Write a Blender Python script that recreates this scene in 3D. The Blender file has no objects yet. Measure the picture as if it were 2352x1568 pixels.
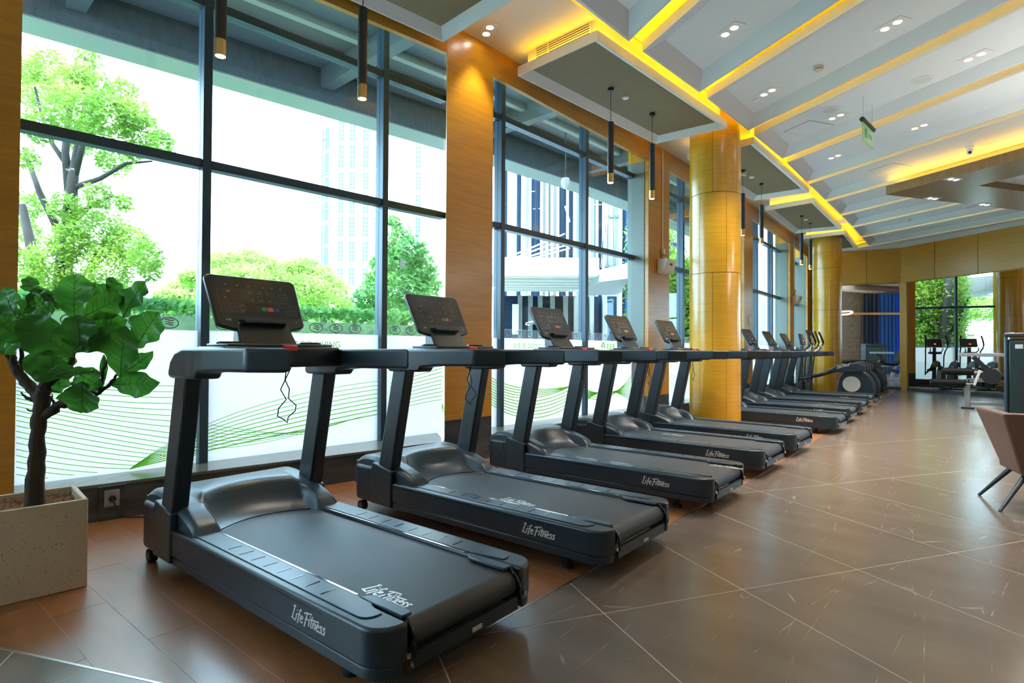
import bpy, bmesh, math, random
import numpy as np
from mathutils import Vector, Matrix
random.seed(7)
S = bpy.context.scene
COL = S.collection
PI = math.pi

# ------------------------------------------------------------------ camera
FPX, CX, CY = 1300.0, 1176.0, 784.0            # focal length and centre in photo pixels (2352x1568)
CAMH = 1.2
PITCH, ROLL, YAW = math.radians(.80), math.radians(.31), math.radians(42.0)
def _basis():
    c, s = math.cos(PITCH), math.sin(PITCH)
    r = np.array([1, 0, 0.]); fw = np.array([0, c, s]); u = np.array([0, -s, c])
    cr, sr = math.cos(ROLL), math.sin(ROLL)
    r, u = r*cr+u*sr, -r*sr+u*cr
    cy, sy = math.cos(YAW), math.sin(YAW)
    w = lambda v: np.array([v[0]*cy-v[1]*sy, v[0]*sy+v[1]*cy, v[2]])
    return w(r), w(fw), w(u)
RW, FW, UW = _basis()
cam = bpy.data.cameras.new('camera')
cam.sensor_width = 36; cam.lens = 36*FPX/2352; cam.clip_end = 2000; cam.clip_start = .05
co = bpy.data.objects.new('camera', cam); COL.objects.link(co)
co.matrix_world = Matrix(((RW[0], UW[0], -FW[0], 0), (RW[1], UW[1], -FW[1], 0), (RW[2], UW[2], -FW[2], CAMH), (0, 0, 0, 1)))
S.camera = co

# ------------------------------------------------------------------ world, sun, exposure
W = bpy.data.worlds.new('sky'); S.world = W; W.use_nodes = True
bg = W.node_tree.nodes['Background']
bg.inputs[0].default_value = (.67, .86, 1.0, 1); bg.inputs[1].default_value = 4.2
sun = bpy.data.lights.new('sun', 'SUN'); sun.energy = 4.0; sun.angle = math.radians(8); sun.color = (1, .95, .85)
so = bpy.data.objects.new('sun', sun); COL.objects.link(so)
so.rotation_euler = Vector((-.62, .25, -.9)).to_track_quat('-Z', 'Y').to_euler()
S.view_settings.view_transform = 'Standard'; S.view_settings.look = 'None'
S.view_settings.gamma = 1; S.view_settings.use_curve_mapping = False
S.view_settings.exposure = 1.97

# ------------------------------------------------------------------ pixel helpers (a pixel gives a direction; the distance comes from a plane)
def ray(px, py): return (px-CX)*RW + FPX*FW - (py-CY)*UW
def G(px, py, z=0.):
    r = ray(px, py); t = (z-CAMH)/r[2]; return Vector((r[0]*t, r[1]*t, z))
def AT(px, py, x, y):                           # height where the ray passes over the range of plan point x,y ; returns point at that depth
    r = ray(px, py); d = x*FW[0]+y*FW[1]; t = d/FPX
    return Vector((r[0]*t, r[1]*t, CAMH+r[2]*t))
def WL(px, py, P, D):
    r = ray(px, py); n = np.array([-D[1], D[0]]); t = (P[0]*n[0]+P[1]*n[1])/(r[0]*n[0]+r[1]*n[1])
    return Vector((r[0]*t, r[1]*t, CAMH+r[2]*t))

# ------------------------------------------------------------------ materials
MATS = {}
def nodes(name):
    m = bpy.data.materials.new(name); m.use_nodes = True; MATS[name] = m
    nt = m.node_tree; return m, nt, nt.nodes['Principled BSDF'], nt.nodes['Material Output']
def P(name, col, rough=.5, metal=0., spec=.5, noise=0., nscale=8., bump=0., bscale=200., coat=0., stretch=None, col2=None):
    m, nt, b, o = nodes(name)
    b.inputs['Base Color'].default_value = (*col, 1); b.inputs['Roughness'].default_value = rough
    b.inputs['Metallic'].default_value = metal; b.inputs['Specular IOR Level'].default_value = spec
    b.inputs['Coat Weight'].default_value = coat
    L = nt.links
    if noise or bump:
        tc = nt.nodes.new('ShaderNodeTexCoord'); mp = nt.nodes.new('ShaderNodeMapping')
        L.new(tc.outputs['Object'], mp.inputs[0])
        if stretch: mp.inputs['Scale'].default_value = stretch
    if noise:
        n = nt.nodes.new('ShaderNodeTexNoise'); n.inputs['Scale'].default_value = nscale; n.inputs['Detail'].default_value = 5
        L.new(mp.outputs[0], n.inputs['Vector'])
        r = nt.nodes.new('ShaderNodeValToRGB')
        c2 = col2 or tuple(c*(1-noise) for c in col)
        r.color_ramp.elements[0].position = .3; r.color_ramp.elements[1].position = .72
        r.color_ramp.elements[0].color = (*c2, 1); r.color_ramp.elements[1].color = (*col, 1)
        L.new(n.outputs[0], r.inputs[0]); L.new(r.outputs[0], b.inputs['Base Color'])
    if bump:
        n2 = nt.nodes.new('ShaderNodeTexNoise'); n2.inputs['Scale'].default_value = bscale; n2.inputs['Detail'].default_value = 3
        L.new(mp.outputs[0], n2.inputs['Vector'])
        bp = nt.nodes.new('ShaderNodeBump'); bp.inputs['Strength'].default_value = bump; bp.inputs['Distance'].default_value = .01
        L.new(n2.outputs[0], bp.inputs['Height']); L.new(bp.outputs[0], b.inputs['Normal'])
    return m
def EM(name, col, s):
    m, nt, b, o = nodes(name); nt.nodes.remove(b)
    e = nt.nodes.new('ShaderNodeEmission'); e.inputs[0].default_value = (*col, 1); e.inputs[1].default_value = s
    nt.links.new(e.outputs[0], o.inputs[0]); return m
def LEAF(name, c1, c2, scale, trans=.5, rough=.4, gloss=0.):
    m, nt, b, o = nodes(name); L = nt.links
    tc = nt.nodes.new('ShaderNodeTexCoord'); n = nt.nodes.new('ShaderNodeTexNoise'); n.inputs['Scale'].default_value = scale
    L.new(tc.outputs['Object'], n.inputs['Vector'])
    r = nt.nodes.new('ShaderNodeValToRGB'); r.color_ramp.elements[0].position = .35; r.color_ramp.elements[1].position = .65
    r.color_ramp.elements[0].color = (*c1, 1); r.color_ramp.elements[1].color = (*c2, 1)
    L.new(n.outputs[0], r.inputs[0]); L.new(r.outputs[0], b.inputs['Base Color'])
    b.inputs['Roughness'].default_value = rough; b.inputs['Specular IOR Level'].default_value = .5 if gloss else .15
    t = nt.nodes.new('ShaderNodeBsdfTranslucent'); L.new(r.outputs[0], t.inputs[0])
    mx = nt.nodes.new('ShaderNodeMixShader'); mx.inputs[0].default_value = trans
    L.new(b.outputs[0], mx.inputs[1]); L.new(t.outputs[0], mx.inputs[2]); L.new(mx.outputs[0], o.inputs[0]); return m
def FILM(name, col, dens, tr):                  # frosted film: clear part tr, the rest diffuse transmission and a little diffuse
    m, nt, b, o = nodes(name); L = nt.links; nt.nodes.remove(b)
    t = nt.nodes.new('ShaderNodeBsdfTranslucent'); t.inputs[0].default_value = (*col, 1)
    d = nt.nodes.new('ShaderNodeBsdfDiffuse'); d.inputs[0].default_value = (*col, 1)
    x = nt.nodes.new('ShaderNodeMixShader'); x.inputs[0].default_value = dens
    L.new(t.outputs[0], x.inputs[1]); L.new(d.outputs[0], x.inputs[2])
    c = nt.nodes.new('ShaderNodeBsdfTransparent'); y = nt.nodes.new('ShaderNodeMixShader'); y.inputs[0].default_value = tr
    L.new(x.outputs[0], y.inputs[1]); L.new(c.outputs[0], y.inputs[2]); L.new(y.outputs[0], o.inputs[0]); return m
def GLASS(name, tint, refl=.06):
    m, nt, b, o = nodes(name); L = nt.links; nt.nodes.remove(b)
    t = nt.nodes.new('ShaderNodeBsdfTransparent'); t.inputs[0].default_value = (*tint, 1)
    g = nt.nodes.new('ShaderNodeBsdfGlossy'); g.inputs['Roughness'].default_value = 0.02
    lw = nt.nodes.new('ShaderNodeLayerWeight'); pw = nt.nodes.new('ShaderNodeMath'); pw.operation = 'POWER'; pw.inputs[1].default_value = 4.5
    L.new(lw.outputs['Facing'], pw.inputs[0])
    f = nt.nodes.new('ShaderNodeMath'); f.operation = 'MULTIPLY_ADD'; f.inputs[1].default_value = .55; f.inputs[2].default_value = refl*.5; L.new(pw.outputs[0], f.inputs[0])
    x = nt.nodes.new('ShaderNodeMixShader'); L.new(f.outputs[0], x.inputs[0])
    L.new(t.outputs[0], x.inputs[1]); L.new(g.outputs[0], x.inputs[2]); L.new(x.outputs[0], o.inputs[0]); return m
def STONE(name, base, dark, vein, rough):
    m, nt, b, o = nodes(name); L = nt.links
    g = nt.nodes.new('ShaderNodeNewGeometry'); mp = nt.nodes.new('ShaderNodeMapping'); L.new(g.outputs['Position'], mp.inputs[0])
    mp.inputs['Rotation'].default_value = (0, 0, .9); mp.inputs['Scale'].default_value = (1, 3.2, 1)
    n = nt.nodes.new('ShaderNodeTexNoise'); n.inputs['Scale'].default_value = 1.6; n.inputs['Detail'].default_value = 8
    L.new(mp.outputs[0], n.inputs['Vector'])
    r = nt.nodes.new('ShaderNodeValToRGB'); r.color_ramp.elements[0].color = (*dark, 1); r.color_ramp.elements[1].color = (*base, 1)
    r.color_ramp.elements[0].position = .3; r.color_ramp.elements[1].position = .7
    L.new(n.outputs[0], r.inputs[0])
    # thin pale veins, broken up by a second noise
    nd = nt.nodes.new('ShaderNodeTexNoise'); nd.inputs['Scale'].default_value = 2.2; nd.inputs['Detail'].default_value = 4
    L.new(g.outputs['Position'], nd.inputs['Vector'])
    mx = nt.nodes.new('ShaderNodeMixRGB'); mx.inputs[0].default_value = .05
    mp2 = nt.nodes.new('ShaderNodeMapping'); mp2.inputs['Rotation'].default_value = (0, 0, -.55); mp2.inputs['Scale'].default_value = (2.6, .42, 1)
    L.new(g.outputs['Position'], mp2.inputs[0]); L.new(mp2.outputs[0], mx.inputs[1]); L.new(nd.outputs[1], mx.inputs[2])
    v = nt.nodes.new('ShaderNodeTexVoronoi'); v.feature = 'DISTANCE_TO_EDGE'; v.inputs['Scale'].default_value = 1.9
    L.new(mx.outputs[0], v.inputs['Vector'])
    lt = nt.nodes.new('ShaderNodeValToRGB'); lt.color_ramp.elements[0].position = .0; lt.color_ramp.elements[0].color = (1, 1, 1, 1)
    lt.color_ramp.elements[1].position = .006; lt.color_ramp.elements[1].color = (0, 0, 0, 1)
    L.new(v.outputs[0], lt.inputs[0])
    nb = nt.nodes.new('ShaderNodeTexNoise'); nb.inputs['Scale'].default_value = 2.3; L.new(mp.outputs[0], nb.inputs['Vector'])
    br = nt.nodes.new('ShaderNodeValToRGB'); br.color_ramp.elements[0].position = .50; br.color_ramp.elements[1].position = .70
    L.new(nb.outputs[0], br.inputs[0])
    mu = nt.nodes.new('ShaderNodeMath'); mu.operation = 'MULTIPLY'; L.new(lt.outputs[0], mu.inputs[0]); L.new(br.outputs[0], mu.inputs[1])
    fx = nt.nodes.new('ShaderNodeMixRGB'); fx.inputs[2].default_value = (*vein, 1)
    L.new(mu.outputs[0], fx.inputs[0]); L.new(r.outputs[0], fx.inputs[1]); L.new(fx.outputs[0], b.inputs['Base Color'])
    b.inputs['Roughness'].default_value = rough; b.inputs['Specular IOR Level'].default_value = .8; return m
def WOOD(name, c1, c2, rough, scale=(1.2, 1.2, 22), coat=.3, rot=0):
    m, nt, b, o = nodes(name); L = nt.links
    g = nt.nodes.new('ShaderNodeNewGeometry'); mp = nt.nodes.new('ShaderNodeMapping'); L.new(g.outputs['Position'], mp.inputs[0])
    mp.inputs['Scale'].default_value = scale; mp.inputs['Rotation'].default_value = (0, 0, rot)
    n = nt.nodes.new('ShaderNodeTexNoise'); n.inputs['Scale'].default_value = 2.2; n.inputs['Detail'].default_value = 7; n.inputs['Roughness'].default_value = .65
    L.new(mp.outputs[0], n.inputs['Vector'])
    r = nt.nodes.new('ShaderNodeValToRGB'); r.color_ramp.elements[0].color = (*c1, 1); r.color_ramp.elements[1].color = (*c2, 1)
    r.color_ramp.elements[0].position = .3; r.color_ramp.elements[1].position = .7
    L.new(n.outputs[0], r.inputs[0]); L.new(r.outputs[0], b.inputs['Base Color'])
    b.inputs['Roughness'].default_value = rough; b.inputs['Coat Weight'].default_value = coat; b.inputs['Coat Roughness'].default_value = .2
    return m
M = MATS
P('black_plastic', (.0060, .0185, .031), .37, spec=.7, bump=.08, bscale=900)
P('grey_plastic', (.025, .048, .076), .36, spec=.65)
P('belt', (.030, .037, .046), .48, spec=.6, bump=.15, bscale=700)
P('gloss_black', (.01, .011, .013), .12)
P('screen_glass', (.022, .024, .030), .22, spec=.6)
P('print_white', (.55, .58, .62), .5)
P('print_dim', (.20, .22, .26), .5)
P('logo_silver', (.75, .73, .68), .35, metal=.3)
P('red_plastic', (.75, .03, .035), .4); P('green_key', (.02, .25, .07), .4); P('blue_key', (.05, .07, .45), .4)
P('chrome', (.75, .77, .8), .12, metal=1); P('steel', (.45, .47, .5), .3, metal=1)
P('rubber', (.012, .012, .013), .7)
P('disc_grey', (.42, .42, .40), .5)
P('frame_silver', (.36, .38, .41), .35, metal=.5)
WOOD('wood_veneer', (.43, .180, .004), (.58, .270, .008), .32, (1.0, 1.0, 16))
WOOD('wood_column', (.44, .225, .010), (.58, .315, .018), .22, (1.0, 1.0, 20), coat=.5)
WOOD('wood_panel', (.33, .170, .018), (.42, .228, .026), .4, (1.0, 1.0, 10))
P('dark_joint', (.05, .03, .012), .7)
P('steel_blue', (.030, .062, .10), .36, metal=.1, spec=.55)
P('reveal_metal', (.15, .165, .145), .4, metal=.2)
STONE('floor_stone', (.188, .144, .116), (.148, .112, .089), (.48, .42, .38), .22)
P('grout', (.50, .43, .38), .8)
P('plank_tile', (.32, .128, .050), .32, spec=.9, noise=.18, nscale=3, stretch=(1, 6, 1))
P('plank_grout', (.42, .30, .22), .8)
P('brass', (.65, .42, .16), .25, metal=1); P('metal_strip', (.55, .5, .45), .3, metal=1)
P('dark_marble', (.030, .036, .044), .22, noise=.55, nscale=2.2, stretch=(1, 1, 5), col2=(.075, .085, .095))
P('sill_stone', (.17, .20, .20), .16, noise=.35, nscale=3)
P('white_paint', (.62, .64, .64), .6); P('tray_white', (.66, .73, .77), .55); P('tray_frame', (.58, .63, .66), .5)
P('ceiling_cream', (.70, .66, .58), .65)
P('drop_fabric', (.25, .19, .10), .75, noise=.35, nscale=14, stretch=(1, 14, 1))
P('white_plastic', (.75, .75, .74), .4); P('cream_plastic', (.62, .56, .42), .5)
P('black_metal', (.014, .016, .020), .45)
EM('led_yellow', (1, .52, .0), 8); EM('led_white', (1, .93, .82), 14); EM('lamp_face', (1, .96, .9), 9)
EM('display_red', (1, .05, .06), 2.0)
GLASS('window_glass', (.80, .91, .95))
FILM('frost_film', (.68, .555, .53), .3, .05); FILM('emblem_band', (.6, .6, .6), .3, .86)
FILM('print_green', (.16, .44, .03), .25, 0.); P('print_purple', (.07, .018, .05), .7, spec=.1); FILM('print_teal', (.04, .45, .30), .2, 0.)
m_, nt_, b_, o_ = nodes('mirror'); b_.inputs['Metallic'].default_value = 1; b_.inputs['Roughness'].default_value = .01; b_.inputs['Base Color'].default_value = (.82, .85, .84, 1)
P('planter_stone', (.62, .52, .40), .7, noise=.0)
def _speckle():
    m = M['planter_stone']; nt = m.node_tree; L = nt.links; b = nt.nodes['Principled BSDF']
    tc = nt.nodes.new('ShaderNodeTexCoord'); v = nt.nodes.new('ShaderNodeTexNoise'); v.inputs['Scale'].default_value = 95; v.inputs['Detail'].default_value = 3
    L.new(tc.outputs['Object'], v.inputs['Vector']); r = nt.nodes.new('ShaderNodeValToRGB')
    r.color_ramp.elements[0].position = .62; r.color_ramp.elements[1].position = .72
    r.color_ramp.elements[0].color = (.62, .52, .40, 1); r.color_ramp.elements[1].color = (.24, .18, .10, 1)
    L.new(v.outputs[0], r.inputs[0]); L.new(r.outputs[0], b.inputs['Base Color'])
_speckle()
P('coir', (.30, .14, .06), .95, noise=.6, nscale=60, bump=.8, bscale=120)
P('bark', (.075, .055, .042), .9, noise=.5, nscale=18, bump=.8, bscale=40, stretch=(1, 1, .3))
LEAF('fig_leaf', (.028, .14, .014), (.070, .27, .026), 5, trans=.58, rough=.33, gloss=1)
P('leaf_vein', (.05, .15, .03), .6)
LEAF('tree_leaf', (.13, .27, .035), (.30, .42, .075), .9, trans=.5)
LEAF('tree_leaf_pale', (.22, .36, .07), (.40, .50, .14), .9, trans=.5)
LEAF('tree_leaf_dark', (.05, .16, .045), (.12, .27, .06), .9, trans=.45)
P('tree_bark', (.035, .028, .026), .9, noise=.4, nscale=6)
P('grass', (.16, .40, .05), .9, noise=.3, nscale=2); P('paving', (.50, .50, .50), .8)
P('tower_white', (.55, .52, .50), .7); P('tower_glass', (.085, .125, .13), .6, spec=.05); P('tower_grey', (.15, .165, .17), .7, spec=.1)
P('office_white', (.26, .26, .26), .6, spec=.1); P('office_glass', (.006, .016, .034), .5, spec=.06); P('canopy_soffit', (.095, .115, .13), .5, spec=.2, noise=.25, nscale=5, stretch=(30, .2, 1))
P('canopy_pale', (.24, .27, .27), .5, spec=.2)
P('leather', (.13, .058, .040), .42, bump=.15, bscale=150); P('leg_metal', (.03, .045, .055), .35, metal=.5)
P('pad_vinyl', (.006, .007, .009), .6, spec=.2); P('tower_shroud', (.010, .028, .028), .3)
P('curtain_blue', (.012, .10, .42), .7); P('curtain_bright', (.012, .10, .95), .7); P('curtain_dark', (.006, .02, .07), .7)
P('ledge_stone', (.26, .22, .18), .8, noise=.5, nscale=7, bump=1, bscale=9, stretch=(1, 1, 4))
P('sign_green', (.25, .48, .22), .4); WOOD('lightbox_wood', (.19, .105, .030), (.26, .15, .045), .4, (6, 1, 1))

# ------------------------------------------------------------------ mesh helpers
class MB:
    def __init__(s): s.v = []; s.f = []; s.m = []; s.mi = 0
    def add(s, vs, fs):
        o = len(s.v); s.v += [tuple(v) for v in vs]; s.f += [tuple(i+o for i in f) for f in fs]; s.m += [s.mi]*len(fs); return s
    def box(s, x0, x1, y0, y1, z0, z1):
        return s.add([(x, y, z) for z in (z0, z1) for y in (y0, y1) for x in (x0, x1)],
                     [(0, 2, 3, 1), (4, 5, 7, 6), (0, 1, 5, 4), (2, 6, 7, 3), (0, 4, 6, 2), (1, 3, 7, 5)])
    def prism(s, poly, a, b, axis='z'):          # poly in the two other axes, extruded a..b ; axis z:(x,y) y:(x,z) x:(y,z)
        n = len(poly)
        def mk(p, h): return (p[0], p[1], h) if axis == 'z' else (p[0], h, p[1]) if axis == 'y' else (h, p[0], p[1])
        vs = [mk(p, a) for p in poly]+[mk(p, b) for p in poly]
        fs = [tuple(range(n))[::-1], tuple(range(n, 2*n))]+[(i, (i+1) % n, n+(i+1) % n, n+i) for i in range(n)]
        return s.add(vs, fs)
    def hexa(s, bot, top):                       # two quads
        return s.add(list(bot)+list(top), [(3, 2, 1, 0), (4, 5, 6, 7), (0, 1, 5, 4), (1, 2, 6, 5), (2, 3, 7, 6), (3, 0, 4, 7)])
    def cyl(s, p, q, r, n=12, r2=None, cap=True):
        p = Vector(p); q = Vector(q); d = (q-p).normalized(); a = d.orthogonal().normalized(); b = d.cross(a)
        r2 = r if r2 is None else r2
        vs = [p+(a*math.cos(t)+b*math.sin(t))*r for t in [2*PI*i/n for i in range(n)]]+[q+(a*math.cos(t)+b*math.sin(t))*r2 for t in [2*PI*i/n for i in range(n)]]
        fs = [(i, (i+1) % n, n+(i+1) % n, n+i) for i in range(n)]
        if cap: fs += [tuple(range(n))[::-1], tuple(range(n, 2*n))]
        return s.add(vs, fs)
    def tube(s, pts, r, n=6, closed=False):
        pts = [Vector(p) for p in pts]; k = len(pts); rs = r if isinstance(r, (list, tuple)) else [r]*k
        vs = []; up = None
        for i, p in enumerate(pts):
            d = (pts[(i+1) % k]-pts[i-1]) if closed else (pts[min(i+1, k-1)]-pts[max(i-1, 0)])
            d = d.normalized() if d.length > 1e-9 else Vector((0, 0, 1))
            a = d.orthogonal().normalized() if up is None else (up-d*up.dot(d)).normalized()
            up = a; b = d.cross(a)
            vs += [p+(a*math.cos(t)+b*math.sin(t))*rs[i] for t in [2*PI*j/n for j in range(n)]]
        fs = []
        for i in range(k if closed else k-1):
            i2 = (i+1) % k
            fs += [(i*n+j, i*n+(j+1) % n, i2*n+(j+1) % n, i2*n+j) for j in range(n)]
        if not closed: fs += [tuple(range(n))[::-1], tuple((k-1)*n+j for j in range(n))]
        return s.add(vs, fs)
    def lathe(s, prof, n=24, c=(0, 0)):
        vs = [(c[0]+r*math.cos(2*PI*j/n), c[1]+r*math.sin(2*PI*j/n), z) for r, z in prof for j in range(n)]
        fs = [(i*n+j, i*n+(j+1) % n, (i+1)*n+(j+1) % n, (i+1)*n+j) for i in range(len(prof)-1) for j in range(n)]
        fs += [tuple(range(n))[::-1], tuple((len(prof)-1)*n+j for j in range(n))]
        return s.add(vs, fs)
    def grid(s, rows):                            # rows of points
        h, w = len(rows), len(rows[0])
        return s.add([p for r in rows for p in r], [(i*w+j, i*w+j+1, (i+1)*w+j+1, (i+1)*w+j) for i in range(h-1) for j in range(w-1)])
    def ribbon(s, pts, hw, T):                    # flat stroke; T maps 2d -> 3d
        pts = [np.array(p, float) for p in pts]; vs = []
        for i, p in enumerate(pts):
            d = pts[min(i+1, len(pts)-1)]-pts[max(i-1, 0)]; d = d/(np.linalg.norm(d)+1e-9); n = np.array([-d[1], d[0]])*hw
            vs += [T(p+n), T(p-n)]
        return s.add(vs, [(2*i, 2*i+1, 2*i+3, 2*i+2) for i in range(len(pts)-1)])
    def mesh(s, name):
        me = bpy.data.meshes.new(name); me.from_pydata(s.v, [], s.f); me.update(); return me
    def build(s, name, mat, parent=None, smooth=False, bevel=0., seg=2, fix=True):
        me = s.mesh(name)
        if fix:
            bm = bmesh.new(); bm.from_mesh(me); bmesh.ops.recalc_face_normals(bm, faces=bm.faces); bm.to_mesh(me); bm.free()
        mats = mat if isinstance(mat, (list, tuple)) else [mat]
        for k in mats: me.materials.append(M[k])
        if len(mats) > 1: me.polygons.foreach_set('material_index', s.m)
        if smooth: me.polygons.foreach_set('use_smooth', [True]*len(me.polygons))
        o = bpy.data.objects.new(name, me); COL.objects.link(o); o.parent = parent
        if bevel:
            b = o.modifiers.new('bevel', 'BEVEL'); b.width = bevel; b.segments = seg; b.limit_method = 'ANGLE'; b.angle_limit = math.radians(32)
            b.harden_normals = False
        if smooth == 'auto' or bevel:
            me.polygons.foreach_set('use_smooth', [True]*len(me.polygons))
            if hasattr(me, 'set_sharp_from_angle'): me.set_sharp_from_angle(angle=math.radians(35))
        return o
def tag(o, label=None, cat=None, group=None, kind=None):
    if label: o['label'] = label
    if cat: o['category'] = cat
    if group: o['group'] = group
    if kind: o['kind'] = kind
    return o
def thing(name, label, cat, loc=(0, 0, 0), rz=0., group=None, kind=None):
    o = bpy.data.objects.new(name, None); COL.objects.link(o); o.location = loc; o.rotation_euler = (0, 0, rz); o.empty_display_size = .1
    return tag(o, label, cat, group, kind)
def copy_tree(o, parent=None):
    c = o.copy(); COL.objects.link(c); c.parent = parent
    for ch in list(o.children): copy_tree(ch, c)
    return c
def lerp(a, b, t): return a+(b-a)*t
def interp(x, xs, ys): return float(np.interp(x, xs, ys))
def arc(cx, cy, r, a0, a1, n): return [(cx+r*math.cos(lerp(a0, a1, i/n)), cy+r*math.sin(lerp(a0, a1, i/n))) for i in range(n+1)]
def clip(poly, a, b, c):                          # keep a*x+b*y+c >= 0
    out = []
    for i in range(len(poly)):
        p, q = poly[i], poly[(i+1) % len(poly)]; dp = a*p[0]+b*p[1]+c; dq = a*q[0]+b*q[1]+c
        if dp >= 0: out.append(p)
        if dp*dq < 0: t = dp/(dp-dq); out.append((lerp(p[0], q[0], t), lerp(p[1], q[1], t)))
    return out
def clip_convex(poly, convex):                    # convex counter-clockwise
    for i in range(len(convex)):
        p, q = convex[i], convex[(i+1) % len(convex)]
        a, b = -(q[1]-p[1]), (q[0]-p[0]); poly = clip(poly, a, b, -(a*p[0]+b*p[1]))
        if len(poly) < 3: return []
    return poly
def area(p): return .5*sum(p[i][0]*p[(i+1) % len(p)][1]-p[(i+1) % len(p)][0]*p[i][1] for i in range(len(p)))

# ================================================================== THE SETTING
FYS = [-6, .57, 3.86, 4.53, 8.3, 8.93, 13.1, 17.45, 20.6]
FXS = [-5.5, -4.775, -4.395, -4.38, -4.46, -4.45, -4.61, -4.89, -5.2]
def FX(y): return interp(y, FYS, FXS)             # front line of the window wall, pillars and headers
GYS = [-6, .6, 1.75, 3.43, 4.2, 5.03, 8.38, 10.2, 12.9, 14.9, 16.4, 17.4, 20.6]
GXS = [-5.35, -5.03, -4.975, -4.895, -4.85, -4.72, -4.69, -4.76, -4.88, -4.98, -5.07, -5.15, -5.5]
def GX(y): return interp(y, GYS, GXS)             # inner face of mullions
BYS = [-3, .96, 1.456, 2.04, 3.29, 4.03, 5.32, 6.81, 9.12, 10.57, 15.39, 22]
BXS = [-1.70, -1.70, -1.703, -1.73, -1.77, -1.84, -1.87, -1.96, -2.11, -2.19, -2.485, -2.98]
def BX(y): return interp(y, BYS, BXS)             # edge between plank tiles and stone tiles
ZSILL, ZFILM, ZHEAD, ZPER, ZCOVE = .256, 1.34, 4.26, 4.575, 4.69
SL_P, SL_D = (-3.034, .328), (.727, .344)         # slanted edge of the plank zone near the camera
MC = Vector((-2.757, 21.07, 0))                    # corner of the mirror wall
MN = Vector((math.cos(math.radians(57)), math.sin(math.radians(57)), 0)); MD = Vector((MN.y, -MN.x, 0))
ML = Vector((-4.30, 20.59, 0))                     # left end of the mirror wall

# ---- floor
floor = MB().add([(-6, -6, -.02), (10, -6, -.02), (10, 24, -.02), (-6, 24, -.02), (-6, -6, -.2), (10, -6, -.2), (10, 24, -.2), (-6, 24, -.2)],
                 [(0, 1, 2, 3), (7, 6, 5, 4), (0, 4, 5, 1), (1, 5, 6, 2), (2, 6, 7, 3), (3, 7, 4, 0)]).build('floor', 'floor_stone')
tag(floor, kind='structure')
MB().box(1.35, 9.9, -5.9, 23.9, -.019, 0).build('stone_field', 'floor_stone', floor)
MB().add([(-5.2, -1.4, -.001), (1.35, -1.4, -.001), (1.35, 21.2, -.001), (-5.2, 21.2, -.001)], [(0, 1, 2, 3)]).build('grout_bed', 'grout', floor)
ta = math.radians(-28.18); td = Vector((math.cos(ta), math.sin(ta))); tn = Vector((-td.y, td.x))
t0 = G(1310, 1339); TW, TL, GAP = .787, 1.547, .0036
def make_tile(name, poly, mat, z0=-.018):
    poly = [p for i, p in enumerate(poly) if (Vector(p)-Vector(poly[i-1])).length > 1e-4]
    if len(poly) < 3 or abs(area(poly)) < .0012: return
    cx = sum(p[0] for p in poly)/len(poly); cy = sum(p[1] for p in poly)/len(poly)
    o = MB().prism([(p[0]-cx, p[1]-cy) for p in poly], z0, 0).build(name, mat, floor, fix=False); o.location = (cx, cy, 0)
def bnd_halfplane(y):                              # local line of the curved edge: returns a,b,c with a*x+b*y+c>=0 on the stone side
    y0, y1 = y-.5, y+.5; p = (BX(y0), y0); q = (BX(y1), y1)
    a, b = (q[1]-p[1]), -(q[0]-p[0]); return a, b, -(a*p[0]+b*p[1])
sa, sb = SL_D[1], -SL_D[0]; sc = -(sa*SL_P[0]+sb*SL_P[1])   # >=0 on the camera side of the slanted edge
for i in range(-4, 30):
    for j in range(-10, 8):
        n0, n1 = i*TW+GAP, (i+1)*TW-GAP; d0, d1 = .35+j*TL+GAP, .35+(j+1)*TL-GAP
        q = [t0.xy+td*d+tn*n for d, n in ((d0, n0), (d1, n0), (d1, n1), (d0, n1))]
        q = [(p.x, p.y) for p in q]
        q = clip_convex(q, [(-5.2, -1.4), (1.35, -1.4), (1.35, 21.2), (-5.2, 21.2)])
        if len(q) < 3: continue
        cyq = sum(p[1] for p in q)/len(q)
        a, b, c = bnd_halfplane(max(cyq, .2)); r = clip(q, a, b, c-.004)
        # keep tiles that can come into view
        if len(r) >= 3: make_tile('stone_tile', r, 'floor_stone')
        l = clip(q, -a, -b, -c-.004)
        if len(l) >= 3:
            l = clip(l, sa, sb, sc-.004)
            if len(l) >= 3: make_tile('stone_tile', l, 'floor_stone')
# plank tiles under the machines
pd = Vector((1, .045)).normalized(); pn = Vector((-pd.y, pd.x))
PWD, PLN = .205, 1.05
for k in range(-6, 72):
    y0 = .503+k*PWD
    off = -3.2-.525*k
    for m in range(-5, 5):
        x0 = (off % PLN)-PLN*4+m*PLN-.0
        base = Vector((-3.5, y0))+pd*(x0+3.5)
        q = [base+pd*.0015+pn*.0015, base+pd*(PLN-.0015)+pn*.0015, base+pd*(PLN-.0015)+pn*(PWD-.0015), base+pd*.0015+pn*(PWD-.0015)]
        q = [(p.x, p.y) for p in q]; cyq = sum(p[1] for p in q)/4
        a, b, c = bnd_halfplane(max(cyq, .2)); q = clip(q, -a, -b, -c-.004)
        if len(q) < 3: continue
        fx0, fx1 = FX(cyq-.5), FX(cyq+.5); q = clip(q, 1, -(fx1-fx0), -fx0+(fx1-fx0)*(cyq-.5)+.0)
        if len(q) >= 3: q = clip(q, -sa, -sb, -sc-.004)
        if len(q) >= 3: make_tile('plank_tile', q, 'plank_tile')
yy = np.linspace(15.27, 20.9, 8)                   # too far to tell the planks apart
tag(MB().prism([(FX(y)+.0, y) for y in yy[::-1]]+[(BX(y)-.004, y) for y in yy], -.018, 0).build('plank_field', 'plank_tile', floor), kind='stuff')
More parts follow.
